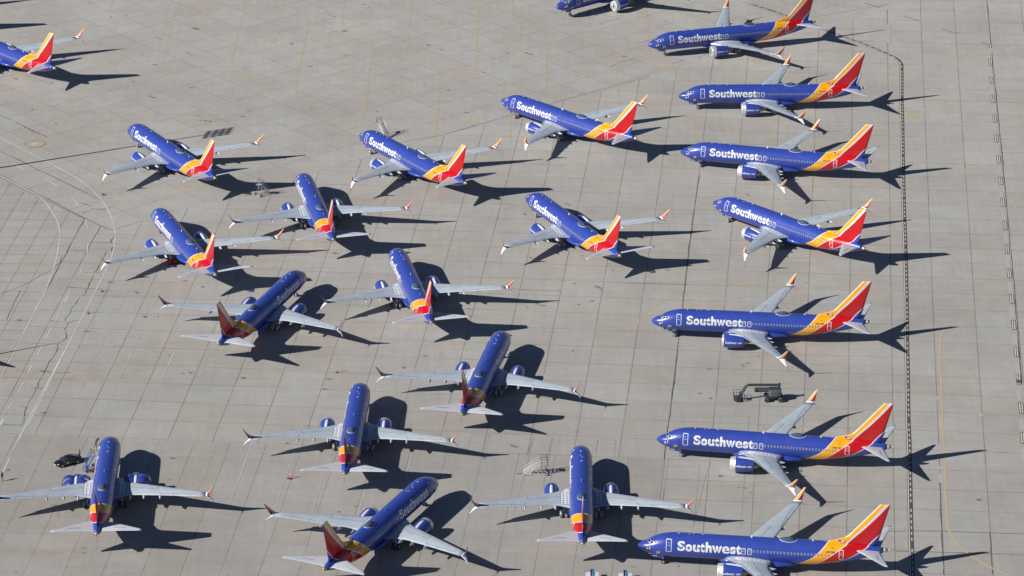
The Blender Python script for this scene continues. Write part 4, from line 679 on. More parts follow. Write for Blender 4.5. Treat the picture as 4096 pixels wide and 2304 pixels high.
def small_parts():
    o = {}
    d = MB()
    rings = []
    for t, hh in ((0, .0), (.04, .22), (.15, .42), (.35, .56), (.6, .60), (.8, .46), (.93, .25), (1, .0)):
        X = 22.4 + 2.5 * t; w_ = .62 * math.sin(math.pi * min(max(t, .02), .98)) ** .30; rings.append([(XO - X, w_ * math.cos(math.pi * k / 12), 5.36 + max(hh * .82, .01) * math.sin(math.pi * k / 12)) for k in range(13)])
    d.loft(rings, M['dome'], cap=False, closed=False); o['radome'] = d.mesh('radome')
    b = MB(); a_, c_ = 1.40, .74
    pts = [(23.65 + a_ * math.cos(t), c_ * math.sin(t)) for t in [2 * math.pi * k / 36 for k in range(36)]]; pin = [(23.65 + (a_ - .09) * math.cos(t), (c_ - .05) * math.sin(t)) for t in [2 * math.pi * k / 36 for k in range(36)]]
    f_ = lambda X, y, off: S(X, 90 - math.degrees(math.asin(y / 1.88)), off)
    b.add([f_(*p, .02) for p in pts] + [f_(*p, .05) for p in pin], [(i, (i + 1) % 36, 36 + (i + 1) % 36, 36 + i) for i in range(36)], M['letter']); o['radome_base'] = b.mesh('radome_base')
    def blade(X, h, c, z0=5.42):
        m_ = MB(); m_.add([(XO - X, 0, z0), (XO - X - c * .55, .035, z0), (XO - X - c, 0, z0), (XO - X - c * .55, -.035, z0), (XO - X - c * .55, 0, z0 + h), (XO - X - c * .8, .02, z0 + h), (XO - X - c * .98, 0, z0 + h), (XO - X - c * .8, -.02, z0 + h)], [(0, 1, 5, 4), (1, 2, 6, 5), (2, 3, 7, 6), (3, 0, 4, 7), (4, 5, 6, 7)], M['white']); return m_.mesh('antenna')
    o['antennas'] = [blade(17.7, .42, .35), blade(27.35, .25, .28)]
    o['roof_dots'] = []
    for X, ph in ((6.48, 90), (8.14, 87), (8.82, 96), (10.11, 96.5), (10.38, 89)):
        m_ = MB(); c = S(X, ph, .01); r0 = .11 if X < 7 else .07
        m_.lathe([(-.01, r0), (.05, r0 * .8), (.07, .01)], c, M['white'], 10, 'Z'); o['roof_dots'].append(m_.mesh('roof_light'))
    g_ = MB(); g_.add([(XO - 2.2, .62, 1.86), (XO - 3.9, .62, 1.66), (XO - 3.75, .70, 1.24), (XO - 2.22, .66, 1.5)], [(0, 1, 2, 3)], M['blue']); 
    g2 = MB(); g2.beam((XO - 2.25, .62, 1.66), (XO - 3.85, .66, 1.45), .03, .42, M['blue']); g3 = MB(); g3.beam((XO - 2.25, -.62, 1.66), (XO - 3.85, -.66, 1.45), .03, .42, M['blue'])
    o['gear_doors'] = [g2.mesh('gear_door'), g3.mesh('gear_door')]
    cov = []
    for sd in (1, -1):
        for X, z, a, b in ((1.62, 3.02, .15, .13), (2.03, 3.22, .05, .22), (3.16, 2.62, .05, .22), (3.5, 2.70, .13, .12)):
            m_ = MB(); P_ = [SZ(X - a, z - b, sd, .0), SZ(X + a, z - b, sd, .0), SZ(X + a, z + b, sd, .0), SZ(X - a, z + b, sd, .0)]; Q = [SZ(X - a, z - b, sd, .07), SZ(X + a, z - b, sd, .07), SZ(X + a, z + b, sd, .07), SZ(X - a, z + b, sd, .07)]
            m_.add(P_ + Q, [(4, 5, 6, 7), (0, 1, 5, 4), (1, 2, 6, 5), (2, 3, 7, 6), (3, 0, 4, 7)], M['tape']); cov.append(m_.mesh('probe_cover'))
    o['covers'] = cov
    st = []
    for p in ((XO - 25.15, 18.0, 3.02), (XO - 25.15, -18.0, 3.02), (XO - 39.3, 0, 4.6)):
        m_ = MB(); m_.beam(p, (p[0] - .25, p[1] * 1.004, p[2] - 1.3), .03, .015, M['ribbon']); st.append(m_.mesh('streamer'))
    o['streamers'] = st
    m_ = MB(); m_.lathe([(0, .15), (.12, .13), (.16, .02)], (XO - 39.42, 0, 4.62), M['tape'], 12, 'X'); o['tail_cover'] = m_.mesh('tail_cover')
    return o
_C = {}
def cached(key, fn):
    if key not in _C: _C[key] = fn()
    return _C[key]
WIN = [6.69 + .515 * i for i in range(13)] + [13.95, 15.15, 15.62, 16.12, 16.78, 17.74] + [18.38] + [18.96 + .53 * i for i in range(22)]
def airliner(px, py, deg, label, eng='bare', gear='film', reg=None, cap=True, stream=True, open_door=False):
    h = R(deg); c, s = math.cos(h), math.sin(h)
    root = empty('airliner', (px - XO * c, py - XO * s, 0), h)
    tag(root, label, 'airliner', 'blue airliners parked on the apron')
    fus = link('fuselage', cached('fus', fuselage_mesh), root)
    link('belly_fairing', cached('belly', belly_mesh), root); link('tail_cone', cached('tc', tailcone_mesh), root)
    for sd in (1, -1):
        for k, X in enumerate(WIN):
            wm = cached(('win', sd), lambda: window_mesh(sd)); o = link('window', wm, fus)
            if X <= 25.9: o.location = (15.0 - X, 0, 0)
            else:
                p0 = SZ(15.0, 3.93, sd); p1 = SZ(X, 3.93, sd); sl_ = (SZ(X + .1, 3.93, sd)[1] - SZ(X - .1, 3.93, sd)[1]) / .2
                a = math.atan(sl_); rot_ = -(-a); o.rotation_euler = (0, 0, a * -1 if False else -a)
                q = Matrix.Rotation(-a, 3, 'Z') @ Vector(p0); o.location = (p1[0] - q.x, p1[1] - q.y, .0)
        link('cockpit_window', cached(('cp', sd), lambda: cockpit_mesh(sd)), fus)
        link('lettering', cached(('let', sd), lambda: lettering_mesh(sd)), fus)
        doors = [(4.6, 5.48, 3.02, 4.93, True), (31.66, 32.38, 3.15, 4.76, True)]
        for i, dd in enumerate(doors):
            if open_door and sd == 1 and i == 0: continue
            link('passenger_door', cached(('dr', sd, i), lambda: ring_door(*dd[:4], sd)), fus)
        for i, dd in enumerate(((16.45, 17.11, 3.31, 4.30), (17.41, 18.07, 3.31, 4.30))):
            link('emergency_exit', cached(('ex', sd, i), lambda: ring_door(*dd, sd, .085, .14, False)), fus)
        if reg:
            fn = lambda X, s_: SZ(X, 4.26 + s_ * .93, sd, .016)
            link('registration', text_on(reg, 29.57, 31.05, .33, sd, fn, 'regm', .03), fus)
            if sd == 1: link('fleet_number', text_on(reg[1:5], 2.5, 3.15, .16, 1, lambda X, s_: (XO - X, .69, 1.66 - (X - 2.25) * .13 + s_ - .08), 'letter', .03), fus)
            fn2 = lambda X, s_: SZ(X, 4.9 + s_, sd, .016)
            link('fleet_number', text_on(reg[1:5], 30.45, 30.9, .12, sd, fn2, 'regm', .02), fus)
        w_ = link('wing', cached(('wing', sd), lambda: wing_mesh(sd)), root)
        link('winglet', cached(('wu', sd), lambda: winglet_mesh(sd, True)), w_); link('winglet', cached(('wl', sd), lambda: winglet_mesh(sd, False)), w_)
        link('walkway_panel', cached(('ww', sd), lambda: wing_walk_mesh(sd)), w_); link('panel_seam', cached(('ws', sd), lambda: wing_seam_mesh(sd)), w_)
        for k in range(3): link('flap_fairing', cached(('ff', sd, k), lambda: fairing_mesh(sd, k)), w_)
        link('stabilizer', cached(('stab', sd), lambda: stab_mesh(sd)), root)
        E_ = cached(('eng', sd, eng), lambda: engine_parts(sd, eng)); e = link('engine', E_['engine'], root)
        for k, me in E_.items():
            if k == 'engine': continue
            for m_ in (me if isinstance(me, (list, tuple)) else [me]): link(k if m_.name.split('.')[0] != 'heart' else 'heart_mark', m_, e)
    fin = link('tail_fin', cached('fin', fin_mesh), root)
    for sd in (1, -1): link('flag', cached(('flag', sd), lambda: flag_mesh(sd)), fin)
    SP = cached('small', small_parts)
    rd = link('radome', SP['radome'], fus); link('radome_base', SP['radome_base'], fus)
    for m_ in SP['antennas']: link('antenna', m_, fus)
    for m_ in SP['roof_dots']: link('roof_light', m_, fus)
    for m_ in SP['covers']: link('probe_cover', m_, fus)
    if stream:
        for m_ in SP['streamers']: link('streamer', m_, root)
    if cap: link('tail_cover', SP['tail_cover'], root)
    for i, (nm, me, ws) in enumerate(cached(('gear', gear), lambda: gear_parts(gear))):
        g_ = link(nm, me, root)
        for w2 in ws: link('wheel', w2, g_)
        if i == 0:
            for m_ in SP['gear_doors']: link('gear_door', m_, g_)
    if open_door:
        mb = MB(); patch(lambda u, v: SZ(4.62 + .84 * u, 3.05 + 1.85 * v, 1, .02), 4, 8, M['dark'], mb); link('doorway', mb.mesh('doorway', False), fus)  # dark sheet on the uncut hull paints the shade inside the opening
        mb = MB(); 
        for off, m_ in ((.0, M['dark']), (-.12, M['blue'])):
            patch(lambda u, v: (XO - (3.5 + .85 * u), SZ(5.0, 3.1 + 1.8 * v, 1)[1] + .75 + off - .1 * u, 3.1 + 1.8 * v), 3, 8, m_, mb)
        mb.beam((XO - 4.5, 1.7, 4.0), (XO - 4.1, 2.25, 4.0), .1, .1, M['steel']); mb.beam((XO - 3.5, 2.3, 3.1), (XO - 3.5, 2.3, 4.6), .1, .1, M['seam']); link('passenger_door', mb.mesh('open_door', False), fus, label='open front door swung forward')
    return root
FLEET = [
 (10.08, 782.07, 220.45, 'blue airliner cut off by the top edge, only its nose and engine in the photo', 'foil', 'film', 'N8719Q'),
 (29.88, 755.81, 196.4, 'topmost airliner of the right-hand column, marked N8729H', 'foil', 'film', 'N8729H'),
 (35.16, 722.2, 180.68, 'blue airliner marked N8707P, second from top in the right-hand column', 'foil', 'film', 'N8707P'),
 (34.18, 688.68, 164.94, 'blue airliner marked N8730Q, third from top in the right-hand column', 'foil', 'film', 'N8730Q'),
 (39.39, 660.2, 133.67, 'blue airliner marked N8732S, turned away between two side-on ones at right', 'foil', 'film', 'N8732S'),
 (25.21, 601.35, 173.5, 'blue airliner marked N8727M, side-on just above the dark boom lift', 'bare', 'film', 'N8727M'),
 (24.27, 550.75, 170.31, 'blue airliner marked N8731J with a red nose wheel cover, below the boom lift', 'foil', 'film', 'N8731J'),
 (19.82, 511.24, 172.59, 'lowest airliner of the right-hand column, marked N8713M', 'foil', 'bare', 'N8713M'),
 (-2.21, 719.48, 134.82, 'blue airliner marked N8708Q, uppermost of the middle group, its tail by the right column', 'foil', 'film', 'N8708Q'),
 (-31.23, 698.58, 124.56, 'blue airliner marked N8720L with white air stairs behind its nose', 'foil', 'film', 'N8720L'),
 (-79.01, 702.53, 121.39, 'blue airliner at left with the light mast shadow crossing its nose', 'bare', 'film', 'N8724J'),
 (-124.62, 764.05, 132.81, 'blue airliner cut off by the left edge near the top', 'bare', 'film', 'N8716B'),
 (-69.49, 655.22, 112.08, 'blue airliner at left with red covers on its main wheels', 'bare', 'red', 'N8725L'),
 (-42.12, 674.45, 102.34, 'blue airliner with the silver work stairs standing off its left nose', 'bare', 'film', None),
 (-38.79, 623.58, 70.46, 'shaded blue airliner pointing up right, at left centre of the apron', 'bare', 'film', 'N8722L'),
 (-22.3, 634.67, 101.66, 'blue airliner seen from behind in the centre, above one pointing slightly right', 'bare', 'film', None),
 (3.03, 663.39, 116.16, 'blue airliner marked N8709Q in the centre right of the group', 'bare', 'film', 'N8709Q'),
 (-1.24, 595.27, 79.32, 'blue airliner pointing slightly right in the centre, right of the lone orange post', 'bare', 'film', None),
 (-26.03, 572.69, 88.08, 'blue airliner pointing straight away, just right of the pair of orange posts', 'foil', 'film', None),
 (-12.52, 534.94, 64.97, 'shaded blue airliner pointing up right at the bottom edge', 'foil', 'bare', 'N8717M'),
 (11.43, 547.25, 89.48, 'blue airliner pointing straight away with white air stairs at its left', 'bare', 'film', None),
 (-67.16, 550.79, 92.45, 'blue airliner with opened engine cowls and open front door, bottom left', 'open', 'bare', None),
 (-149.0, 799.0, 132.81, 'blue airliner beyond the upper left edge, only its shadow in the photo', 'bare', 'film', None),
 (-133.2, 570.8, 209.0, 'blue airliner beyond the lower left edge, only its tail shadow in the photo', 'bare', 'film', None),
]
_names = ['p%d' % i for i in range(len(FLEET))]
for i, (x_, y_, d_, lab, eng, gear, reg) in enumerate(FLEET):
    airliner(x_, y_, d_, lab, eng, gear, reg, cap=(i != 21), stream=True, open_door=(i == 21))
# ---------------------------------------------------------------- ground equipment
GM = dict(rail_w=mat('white_rail', (.66, .67, .68), .4), rail_b=mat('black_rail', (.03, .03, .033), .5), galv=mat('galvanised', (.50, .51, .52), .35, metal=.6, noise=(6, .2)), tread=mat('tread_plate', (.42, .43, .45), .6, noise=(9, .35)),
          sblue=mat('stair_blue', (.03, .11, .30), .5), syel=mat('stair_yellow', (.78, .62, .10), .5), redm=mat('red_metal', (.40, .03, .03), .5), lift=mat('lift_grey', (.050, .055, .066), .45, noise=(2, .15)), lift2=mat('lift_cowl', (.095, .105, .13), .4, coat=.2, noise=(2, .15)),
          tyre=mat('lift_tyre', (.055, .057, .062), .8), car=mat('car_black', (.012, .013, .016), .18, coat=.8, noise=(1, .1)), chrome=mat('chrome', (.8, .8, .82), .12, metal=1), orange=mat('orange_plastic', (.62, .10, .03), .5), base=mat('rubber_base', (.03, .03, .03), .8),
          cyan=mat('cart_blue', (.10, .38, .62), .4), cartw=mat('cart_white', (.68, .70, .76), .4), navy=mat('cart_navy', (.02, .035, .09), .5))
def stairs(low, high, h, width, plat, m, rail, prail, label, tow=True, wheels_r=.28, below=True, simple=False, name='air_stairs', group='wheeled stairs on the apron'):
    lo, hi = Vector((*low, 0)), Vector((*high, 0)); d = (hi - lo); run = d.length; ang = math.atan2(d.y, d.x)
    root = tag(empty(name, (*low, 0), ang), label, 'stairs', group)
    f = MB()
    for s_ in (-1, 1):
        y = s_ * width / 2
        f.beam((0, y, .22), (run, y, h - .05), .09, .16, m); f.beam((0, y, .2), (run + plat, y, .2), .09, .09, m)
        if simple: continue
        f.beam((run * .30, y, .2), (run * .72, y, h * .66), .06, .06, m); f.beam((run + plat * .8, y, .25), (run + .1, y, h), .06, .06, m)
        f.beam((run * .15, y, .2), (run + plat * .1, y, h - .35), .06, .06, m)
    for x_ in (0, run * .5, run + plat): f.beam((x_, -width / 2, .2), (x_, width / 2, .2), .08, .08, m)
    f.obj('frame', root)
    n_ = max(5, int(h / .24))
    for i in range(n_):
        t = (i + .6) / n_; s = MB(); s.box((run * t, 0, .2 + (h - .2) * t), (.24, width - .08, .035), GM['tread']); s.obj('step', root)
    p = MB(); p.box((run + plat / 2, 0, h), (plat, width + .1, .06), GM['tread']); p.obj('platform', root)
    for s_ in (-1, 1):
        y = s_ * (width / 2 + .02); r_ = MB()
        r_.tube([(0, y, .25), (.05, y, 1.05), (run, y, h + 1.0), (run, y, h)], .03, rail, 8); r_.tube([(.03, y, .65), (run, y, h + .55)], .022, rail, 6); r_.obj('handrail', root)
        q = MB(); q.tube([(run + .05, y, h), (run + .05, y, h + 1.1), (run + plat, y, h + 1.1), (run + plat, y, h)], .045, prail, 8); q.tube([(run + .05, y, h + .6), (run + plat, y, h + .6)], .038, prail, 6)
        if below: q.tube([(run + .1, y, h - .15), (run + .1, y, h - 1.05), (run + plat, y, h - 1.05), (run + plat, y, h - .15)], .045, prail, 8); q.tube([(run + .1, y, h - .55), (run + plat, y, h - .55)], .024, prail, 6)
        q.obj('guard_rail', root)
    for x_, rr in ((run + plat * .85, wheels_r), (.25, wheels_r * .55)):
        for s_ in (-1, 1):
            w_ = MB(); wheel(w_, (x_, s_ * (width / 2 + .35 if rr == wheels_r else width / 2), rr), rr, .16, M['rubber'], M['white']); w_.obj('wheel', root)
    a = MB(); a.tube([(run + plat * .85, -width / 2 - .35, wheels_r), (run + plat * .85, width / 2 + .35, wheels_r)], .05, rail, 8); a.obj('axle', root)
    if tow: t_ = MB(); t_.beam((0, 0, .2), (-1.05, 0, .12), .08, .06, GM['redm']); t_.beam((-1.05, -.12, .12), (-1.05, .12, .12), .05, .05, GM['redm']); t_.obj('tow_bar', root)
    return root
stairs((1.9, 543.25), (4.75, 543.4), 2.15, 1.05, 1.1, GM['rail_w'], GM['rail_w'], GM['rail_b'], 'white air stairs with black platform rails and red tow bar')
stairs((-48.45, 672.95), (-49.85, 671.7), 2.4, .95, .85, GM['galv'], GM['galv'], GM['galv'], 'silver wheeled work stairs with a white platform, near a mid-left airliner nose', tow=False, name='work_stairs')
stairs((-25.7, 704.4), (-27.15, 706.05), 2.65, 1.0, .9, GM['rail_w'], GM['rail_w'], GM['rail_b'], 'white air stairs half hidden behind the nose of the airliner marked N8720L', tow=False, below=False)
stairs((-71.15, 544.0), (-69.75, 545.35), 2.7, .75, .6, GM['sblue'], GM['sblue'], GM['syel'], 'blue stairs with yellow platform rails at the open door of the bottom left airliner', tow=False, below=False, simple=True, name='work_stairs')

def boom_lift():
    root = tag(empty('boom_lift', (45.4, 573.1, 0), R(180)), 'dark grey boom lift with folded boom and basket, between two side-on airliners', 'boom lift')
    L, L2 = GM['lift'], GM['lift2']
    c = MB(); c.box((0, 0, .75), (2.9, 1.3, .38), L); c.box((1.2, 0, .55), (.25, 2.0, .2), L); c.box((-1.2, 0, .55), (.25, 2.0, .2), L); c.box((.2, 0, 1.02), (1.3, 1.1, .2), L); c.obj('chassis', root)
    for x in (-1.2, 1.2):
        for y in (-1.02, 1.02): w_ = MB(); wheel(w_, (x, y, .47), .47, .36, GM['tyre'], L); w_.obj('wheel', root)
    t = MB(); n = 10
    pts = [(-1.35, -.55), (-1.2, -.95), (-.6, -1.12), (.5, -1.12), (.85, -.95), (.9, -.2), (.9, .2), (.85, .95), (.5, 1.12), (-.6, 1.12), (-1.2, .95), (-1.35, .55)]
    t.loft([[(x * k, y * k, z) for x, y in pts] for z, k in ((1.1, .93), (1.18, 1), (1.9, 1), (2.05, .95), (2.1, .85))], L2, smooth=False); t.obj('turret', root)
    r = MB(); r.box((-.95, 0, 2.3), (.42, .5, 1.5), L); r.box((-1.02, 0, 3.0), (.35, .55, .3), L); r.obj('riser', root)
    for i, (x0, x1, z, hh) in enumerate(((-1.0, 3.2, 2.22, .3), (-.8, 3.1, 1.72, .26), (-.9, 3.2, 1.98, .12))):
        b = MB(); b.beam((x0, .1, z), (x1, .1, z), .32 if i != 2 else .1, hh, L if i != 2 else GM['cartw']); 
        if i == 1: b.lathe([(-.25, .01), (-.25, .28), (.25, .28), (.25, .01)], (3.15, .1, 1.95), L, 16, 'Y')
        b.obj('lower_boom' if i < 2 else 'lift_cylinder', root)
    b = MB(); b.beam((-1.1, 0, 2.86), (4.6, 0, 2.86), .34, .36, L); b.beam((1.5, 0, 3.06), (3.5, 0, 3.06), .12, .06, L); b.obj('main_boom', root)
    j = MB()
    for y in (-.14, .14): j.beam((4.45, y, 2.9), (5.5, y, .95), .08, .1, L); j.beam((4.85, y, 2.85), (5.9, y, .95), .08, .1, L)
    for k in range(5):
        t0 = k / 5; a = (4.45 + 1.05 * t0, 0, 2.9 - 1.95 * t0); bb = (4.85 + 1.05 * (t0 + .12), 0, 2.85 - 1.9 * (t0 + .12)); j.beam(a, bb, .22, .05, L)
    j.box((5.75, 0, .8), (.6, .4, .4), L); j.obj('jib', root)
    k = MB(); x0, x1, y0, y1 = 5.75, 6.9, -1.2, 1.2
    k.box(((x0 + x1) / 2, 0, .35), (x1 - x0, y1 - y0, .08), L)
    for z in (.9, 1.42):
        for a, c_ in (((x0, y0), (x1, y0)), ((x1, y0), (x1, y1)), ((x1, y1), (x0, y1)), ((x0, y1), (x0, y0))): k.tube([(*a, z), (*c_, z)], .035, L, 6)
    for x in (x0, (x0 + x1) / 2, x1):
        for y in (y0, 0, y1): 
            if not (x == (x0 + x1) / 2 and y == 0): k.tube([(x, y, .35), (x, y, 1.42)], .03, L, 6)
    k.obj('basket', root); q = MB(); q.box((x0 + .12, .5, 1.25), (.25, .7, .35), L); q.obj('control_box', root)
boom_lift()

def sedan():
    root = tag(empty('parked_car', (-74.2, 547.25, 0), R(214)), 'shiny black sedan with a white door sticker, beside the blue stairs', 'car')
    b = MB(); stn = [(-2.38, .55, .62, .35, .80), (-2.3, .76, .9, .28, .95), (-1.9, .88, .93, .22, 1.02), (-1.2, .92, .94, .2, 1.0), (0, .93, .95, .2, .98), (.9, .92, .94, .2, .96), (1.5, .91, .9, .2, .88), (2.0, .86, .84, .24, .78), (2.3, .72, .74, .3, .66), (2.42, .50, .6, .38, .55)]
    rings = []
    for x, hw, hw2, zb, zt in stn:
        zm = (zb + zt) / 2; rings.append([(x, hw * .82, zb), (x, hw, zb + .12), (x, hw * 1.0, zm), (x, hw * .97, zt - .1), (x, hw * .8, zt), (x, 0, zt + .03), (x, -hw * .8, zt), (x, -hw * .97, zt - .1), (x, -hw, zm), (x, -hw, zb + .12), (x, -hw * .82, zb)])
    b.loft(rings, GM['car']); b.obj('body', root)
    g_ = MB(); gs = [(-1.95, .62, 1.0, 1.02), (-1.25, .66, .98, 1.33), (-.6, .64, .98, 1.42), (.1, .64, .96, 1.43), (.55, .65, .95, 1.33), (1.15, .68, .93, .96)]
    g_.loft([[(x, .84, z0 - .05), (x, (.84 + hw) / 2, (z0 + zt) / 2), (x, hw, zt - .05), (x, hw * .7, zt), (x, -hw * .7, zt), (x, -hw, zt - .05), (x, -(.84 + hw) / 2, (z0 + zt) / 2), (x, -.84, z0 - .05)] for x, hw, z0, zt in gs], M['glass']); g_.obj('window', root)
    r_ = MB(); r_.loft([[(x, hw, zt + .005), (x, hw * .7, zt + .03), (x, -hw * .7, zt + .03), (x, -hw, zt + .005)] for x, hw, zt in ((-1.2, .62, 1.34), (-.6, .63, 1.42), (.1, .63, 1.43), (.5, .62, 1.34))], GM['car']); r_.obj('roof', root)
    for x in (-1.38, 1.42):
        for y in (-.84, .84): w_ = MB(); wheel(w_, (x, y, .33), .33, .22, M['rubber'], GM['galv']); w_.obj('wheel', root)
    for s_ in (-1, 1):
        h_ = MB(); h_.add([(2.30, s_ * .42, .62), (2.12, s_ * .80, .66), (2.04, s_ * .84, .75), (2.28, s_ * .45, .70)], [(0, 1, 2, 3)], M['white']); h_.obj('headlight', root)
        m_ = MB(); m_.box((.78, s_ * 1.0, 1.0), (.18, .2, .13), GM['car']); m_.obj('mirror', root)
    p = MB(); p.box((2.45, 0, .45), (.03, .5, .14), M['white']); p.obj('number_plate', root); q = MB(); q.beam((2.42, -.45, .60), (2.42, .45, .60), .03, .05, GM['chrome']); q.obj('grille', root)
    s = MB()
    for z_ in (.62, .70, .78): s.beam((.28, .955, z_), (.72, .955, z_), .012, .05, M['letter'])
    s.obj('sticker', root)
sedan()

SKIN = mat('skin', (.36, .19, .13), .55); HAIR = mat('hair', (.02, .015, .012), .7); SHOE = mat('shoe', (.03, .03, .03), .6)
def person(x, y, rz, shirt, pants, label, pose='stand', group=None):
    root = tag(empty('person', (x, y, 0), rz), label, 'person')
    V = []; E_ = []; Rr = []
    def v(p, r, par=None):
        V.append(p); Rr.append(r)
        if par is not None: E_.append((par, len(V) - 1))
        return len(V) - 1
    lean = .12 if pose == 'work' else 0
    pel = v((0, 0, .95), .155); ch = v((lean * .4, 0, 1.18), .15, pel); sh = v((lean, 0, 1.40), .155, ch); nk = v((lean + .01, 0, 1.52), .058, sh); hd = v((lean + .03, 0, 1.62), .088, nk); v((lean + .03, 0, 1.72), .085, hd)
    for s_ in (-1, 1):
        st_ = .10 * s_ if pose != 'work' else .16 * s_
        hp = v((0, s_ * .10, .88), .10, pel); kn = v((.03 + st_ * .5, s_ * .12, .48), .068, hp); an = v((st_ * .9 - .02, s_ * .13, .09), .045, kn); v((st_ * .9 + .16, s_ * .14, .04), .042, an)
        so = v((lean, s_ * .19, 1.40), .062, sh)
        if pose == 'work' or (pose == 'phone' and s_ > 0): el = v((lean + .12, s_ * .27, 1.17), .045, so); wr = v((lean + .33, s_ * .16, 1.24), .032, el); dr = Vector((.75, -s_ * .35, .35)).normalized()
        else: el = v((lean - .02, s_ * .27, 1.13), .045, so); wr = v((lean + .06, s_ * .26, .88), .032, el); dr = Vector((.2, 0, -1)).normalized()
        W = Vector(V[wr]); pm = v(tuple(W + dr * .07), .034, wr)
        side = dr.cross(Vector((0, s_, .01))).normalized()
        for k, (o_, L_) in enumerate(((-.030, .075), (-.010, .088), (.010, .082), (.030, .062))):
            a = v(tuple(W + dr * .10 + side * o_), .009, pm); v(tuple(W + dr * (.10 + L_) + side * o_ + Vector((0, -s_ * .02, 0))), .007, a)
        a = v(tuple(W + dr * .05 - side * .045), .010, pm); v(tuple(W + dr * .10 - side * .06), .008, a)
    me = bpy.data.meshes.new('body'); me.from_pydata(V, E_, []); o = bpy.data.objects.new('body', me); COL.objects.link(o)
    md = o.modifiers.new('s', 'SKIN'); md.use_smooth_shade = True
    for i, r in enumerate(Rr): me.skin_vertices[0].data[i].radius = (r, r)
    me.skin_vertices[0].data[0].use_root = True
    o.modifiers.new('u', 'SUBSURF').levels = 1
    dg = bpy.context.evaluated_depsgraph_get(); dg.update(); m2 = bpy.data.meshes.new_from_object(o.evaluated_get(dg)); bpy.data.objects.remove(o)
    for mm in (shirt, pants, SKIN, SHOE): m2.materials.append(mm)
    for p in m2.polygons:
        c = p.center; arm = abs(c.y) > .20 and c.z < 1.36
        p.material_index = 3 if c.z < .10 else 1 if c.z < .96 and not (arm and (c.z > .74)) else 2 if c.z > 1.47 else (2 if (arm and (Vector((c.x, abs(c.y), c.z)) - Vector((lean, .19, 1.40))).length > .24) or (pose != 'stand' and c.x > lean + .16) else 0)
        p.use_smooth = True
    m2.name = 'body'; link('body', m2, root)
    h_ = MB(); rings = []
    for z, r in ((1.60, .094), (1.66, .104), (1.73, .100), (1.79, .07), (1.815, .01)): rings.append([(lean + .012 + r * math.cos(2 * math.pi * k / 14), r * .92 * math.sin(2 * math.pi * k / 14), z) for k in range(14)])
    rings[0] = [(lean - .03 + .075 * math.cos(2 * math.pi * k / 14), .09 * math.sin(2 * math.pi * k / 14), 1.60) for k in range(14)]
    h_.loft(rings, HAIR, cap=False); h_.obj('hair', root)
    f_ = MB(); hx = lean + .118
    for s_ in (-1, 1): f_.box((hx, s_ * .032, 1.655), (.012, .022, .012), HAIR); f_.box((lean + .03, s_ * .09, 1.64), (.03, .02, .05), SKIN)
    f_.box((hx + .008, 0, 1.63), (.03, .022, .035), SKIN); f_.box((hx, 0, 1.585), (.012, .045, .01), M['redcov']); f_.obj('face', root)
    return root
person(-72.41, 549.1, R(200), mat('dark_red_shirt', (.06, .012, .015), .8), mat('black_trousers', (.012, .012, .014), .8), 'person in dark clothes standing at the rear of the black car', 'phone')
person(-70.75, 543.7, R(60), mat('blue_shirt', (.05, .09, .42), .8), mat('teal_shorts', (.03, .10, .12), .8), 'person in a blue shirt at the foot of the blue stairs', 'work')
person(-84.3, 540.5, R(150), mat('teal_jacket', (.03, .07, .08), .8), mat('pale_trousers', (.30, .34, .36), .8), 'person in dark top and pale trousers alone at the left edge', 'stand')
c = empty('equipment_case', (-69.55, 543.95, 0), R(20)); tag(c, 'small red equipment case on the ground by the blue stairs', 'case')
m_ = MB(); m_.box((0, 0, .2), (.5, .34, .34), GM['redm']); m_.box((0, 0, .39), (.52, .36, .05), GM['redm']); m_.obj('box', c); m_ = MB(); m_.tube([(-.12, 0, .40), (-.12, 0, .48), (.12, 0, .48), (.12, 0, .40)], .02, M['rubber'], 6); m_.obj('handle', c)
m_ = MB(); [wheel(m_, (-.2, y_, .07), .07, .05, M['rubber'], M['rubber']) for y_ in (-.17, .17)]; m_.obj('wheel', c)

def post_parts(root, om):
    b = MB(); b.lathe([(0, .02), (0, .30), (.05, .28), (.09, .12)], (0, 0, 0), GM['base'], 14, 'Z'); b.obj('base', root)
    p = MB(); p.lathe([(.06, .065), (1.15, .06), (1.2, .05), (1.24, .01)], (0, 0, 0), om, 12, 'Z'); p.obj('post', root)
    for z in (.72, .95): w_ = MB(); w_.lathe([(z, .068), (z + .12, .068)], (0, 0, 0), M['white'], 12, 'Z'); w_.obj('reflective_band', root)
for (x, y, lab, m_) in ((-76.29, 622.03, 'orange delineator post on the white curve, upper of the two at left', GM['orange']), (-77.75, 611.52, 'orange delineator post left of the white line, lower of the two at left', GM['orange']), (-30.9, 584.85, 'lone orange delineator post in the centre, left of an airliner wingtip', GM['orange']),
                     (-37.01, 541.59, 'left orange post of the pair standing side by side', GM['orange']), (-36.61, 541.41, 'right orange post of the pair standing side by side', GM['orange']), (-43.79, 678.36, 'dark red post in the shadow left of an airliner nose', GM['redm'])):
    r_ = tag(empty('delineator_post', (x, y, 0)), lab, 'traffic post', 'delineator posts on the apron'); post_parts(r_, m_)
r_ = tag(empty('delineator_post', (-81.42, 671.5, .12), R(35)), 'fallen dark red post lying on the concrete at far left', 'traffic post', 'delineator posts on the apron'); post_parts(r_, GM['redm']); r_.rotation_euler = (0, R(84), R(35)); r_.location.z = .3

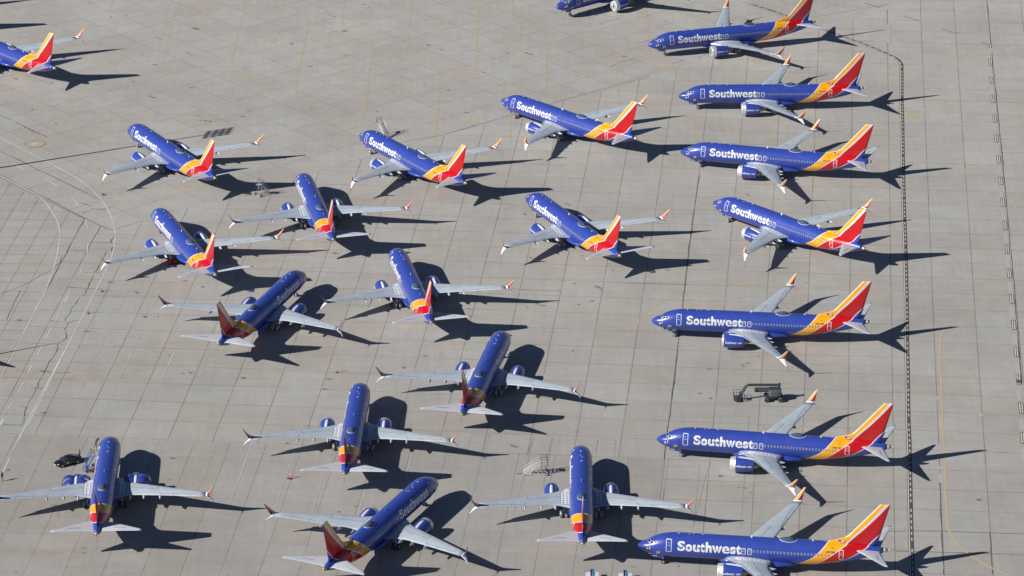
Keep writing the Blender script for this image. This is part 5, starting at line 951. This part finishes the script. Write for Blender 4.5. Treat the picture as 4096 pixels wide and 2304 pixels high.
for i, (x, y, lab) in enumerate(((12.55, 504.2, 'left one of two blue and white ground carts cut by the bottom edge'), (17.7, 503.9, 'right one of two blue and white ground carts cut by the bottom edge'))):
    r_ = tag(empty('ground_cart', (x, y, 0), R(0)), lab, 'ground cart', 'blue and white ground carts')
    b = MB()
    for s_ in (-1, 1): b.loft([[(s_ * .66 + a * .38 * k, c_ * 1.1 * k - .25, z) for a, c_ in ((-1, -1), (1, -1), (1, .9), (.8, 1), (-.8, 1), (-1, .9))] for z, k in ((.5, 1), (1.25, 1), (1.35, .92))], GM['cartw'], smooth=False)
    b.obj('body', r_)
    a = MB(); a.box((0, .1, 1.25), (.30, 3.0, .14), GM['cyan']); a.beam((-.22, -1.3, 1.2), (-.22, 1.65, 1.35), .1, .3, GM['navy']); a.beam((.22, -1.3, 1.2), (.22, 1.65, 1.35), .1, .3, GM['navy']); a.box((0, 1.62, 1.32), (.55, .08, .16), GM['navy']); a.obj('conveyor', r_)
    c_ = MB(); c_.box((0, -.2, .42), (1.2, 2.4, .2), GM['navy']); c_.obj('chassis', r_)
    for x_ in (-.75, .75):
        for y_ in (-1.0, .7): w_ = MB(); wheel(w_, (0, 0, 0), .3, .2, M['rubber'], GM['galv']); o_ = w_.obj('wheel', r_); o_.rotation_euler = (0, 0, R(90)); o_.location = (x_, y_, .3)
# tall light mast beyond the left edge: its long thin shadow crosses the apron
r_ = tag(empty('light_mast', (-112.0, 683.2, 0)), 'tall floodlight mast beyond the left edge, only its shadow in the photo', 'light mast')
p = MB(); p.tube([(0, 0, 0), (0, 0, 20), (0, 0, 37.9)], [.34, .24, .16], GM['galv'], 12); p.obj('pole', r_)
q = MB()
for z in (34.7, 35.8, 36.8, 37.8): q.beam((-.3, -1.9, z), (.3, 1.9, z), .18, .18, GM['galv'])
q.obj('crossarm', r_)
for z in (34.7, 35.8, 36.8, 37.8):
    for t in (-1, -.5, 0, .5, 1): l_ = MB(); l_.box((.3 * t + .2, 1.9 * t, z), (.4, .62, .5), GM['galv']); l_.obj('lamp_head', r_)
p = None
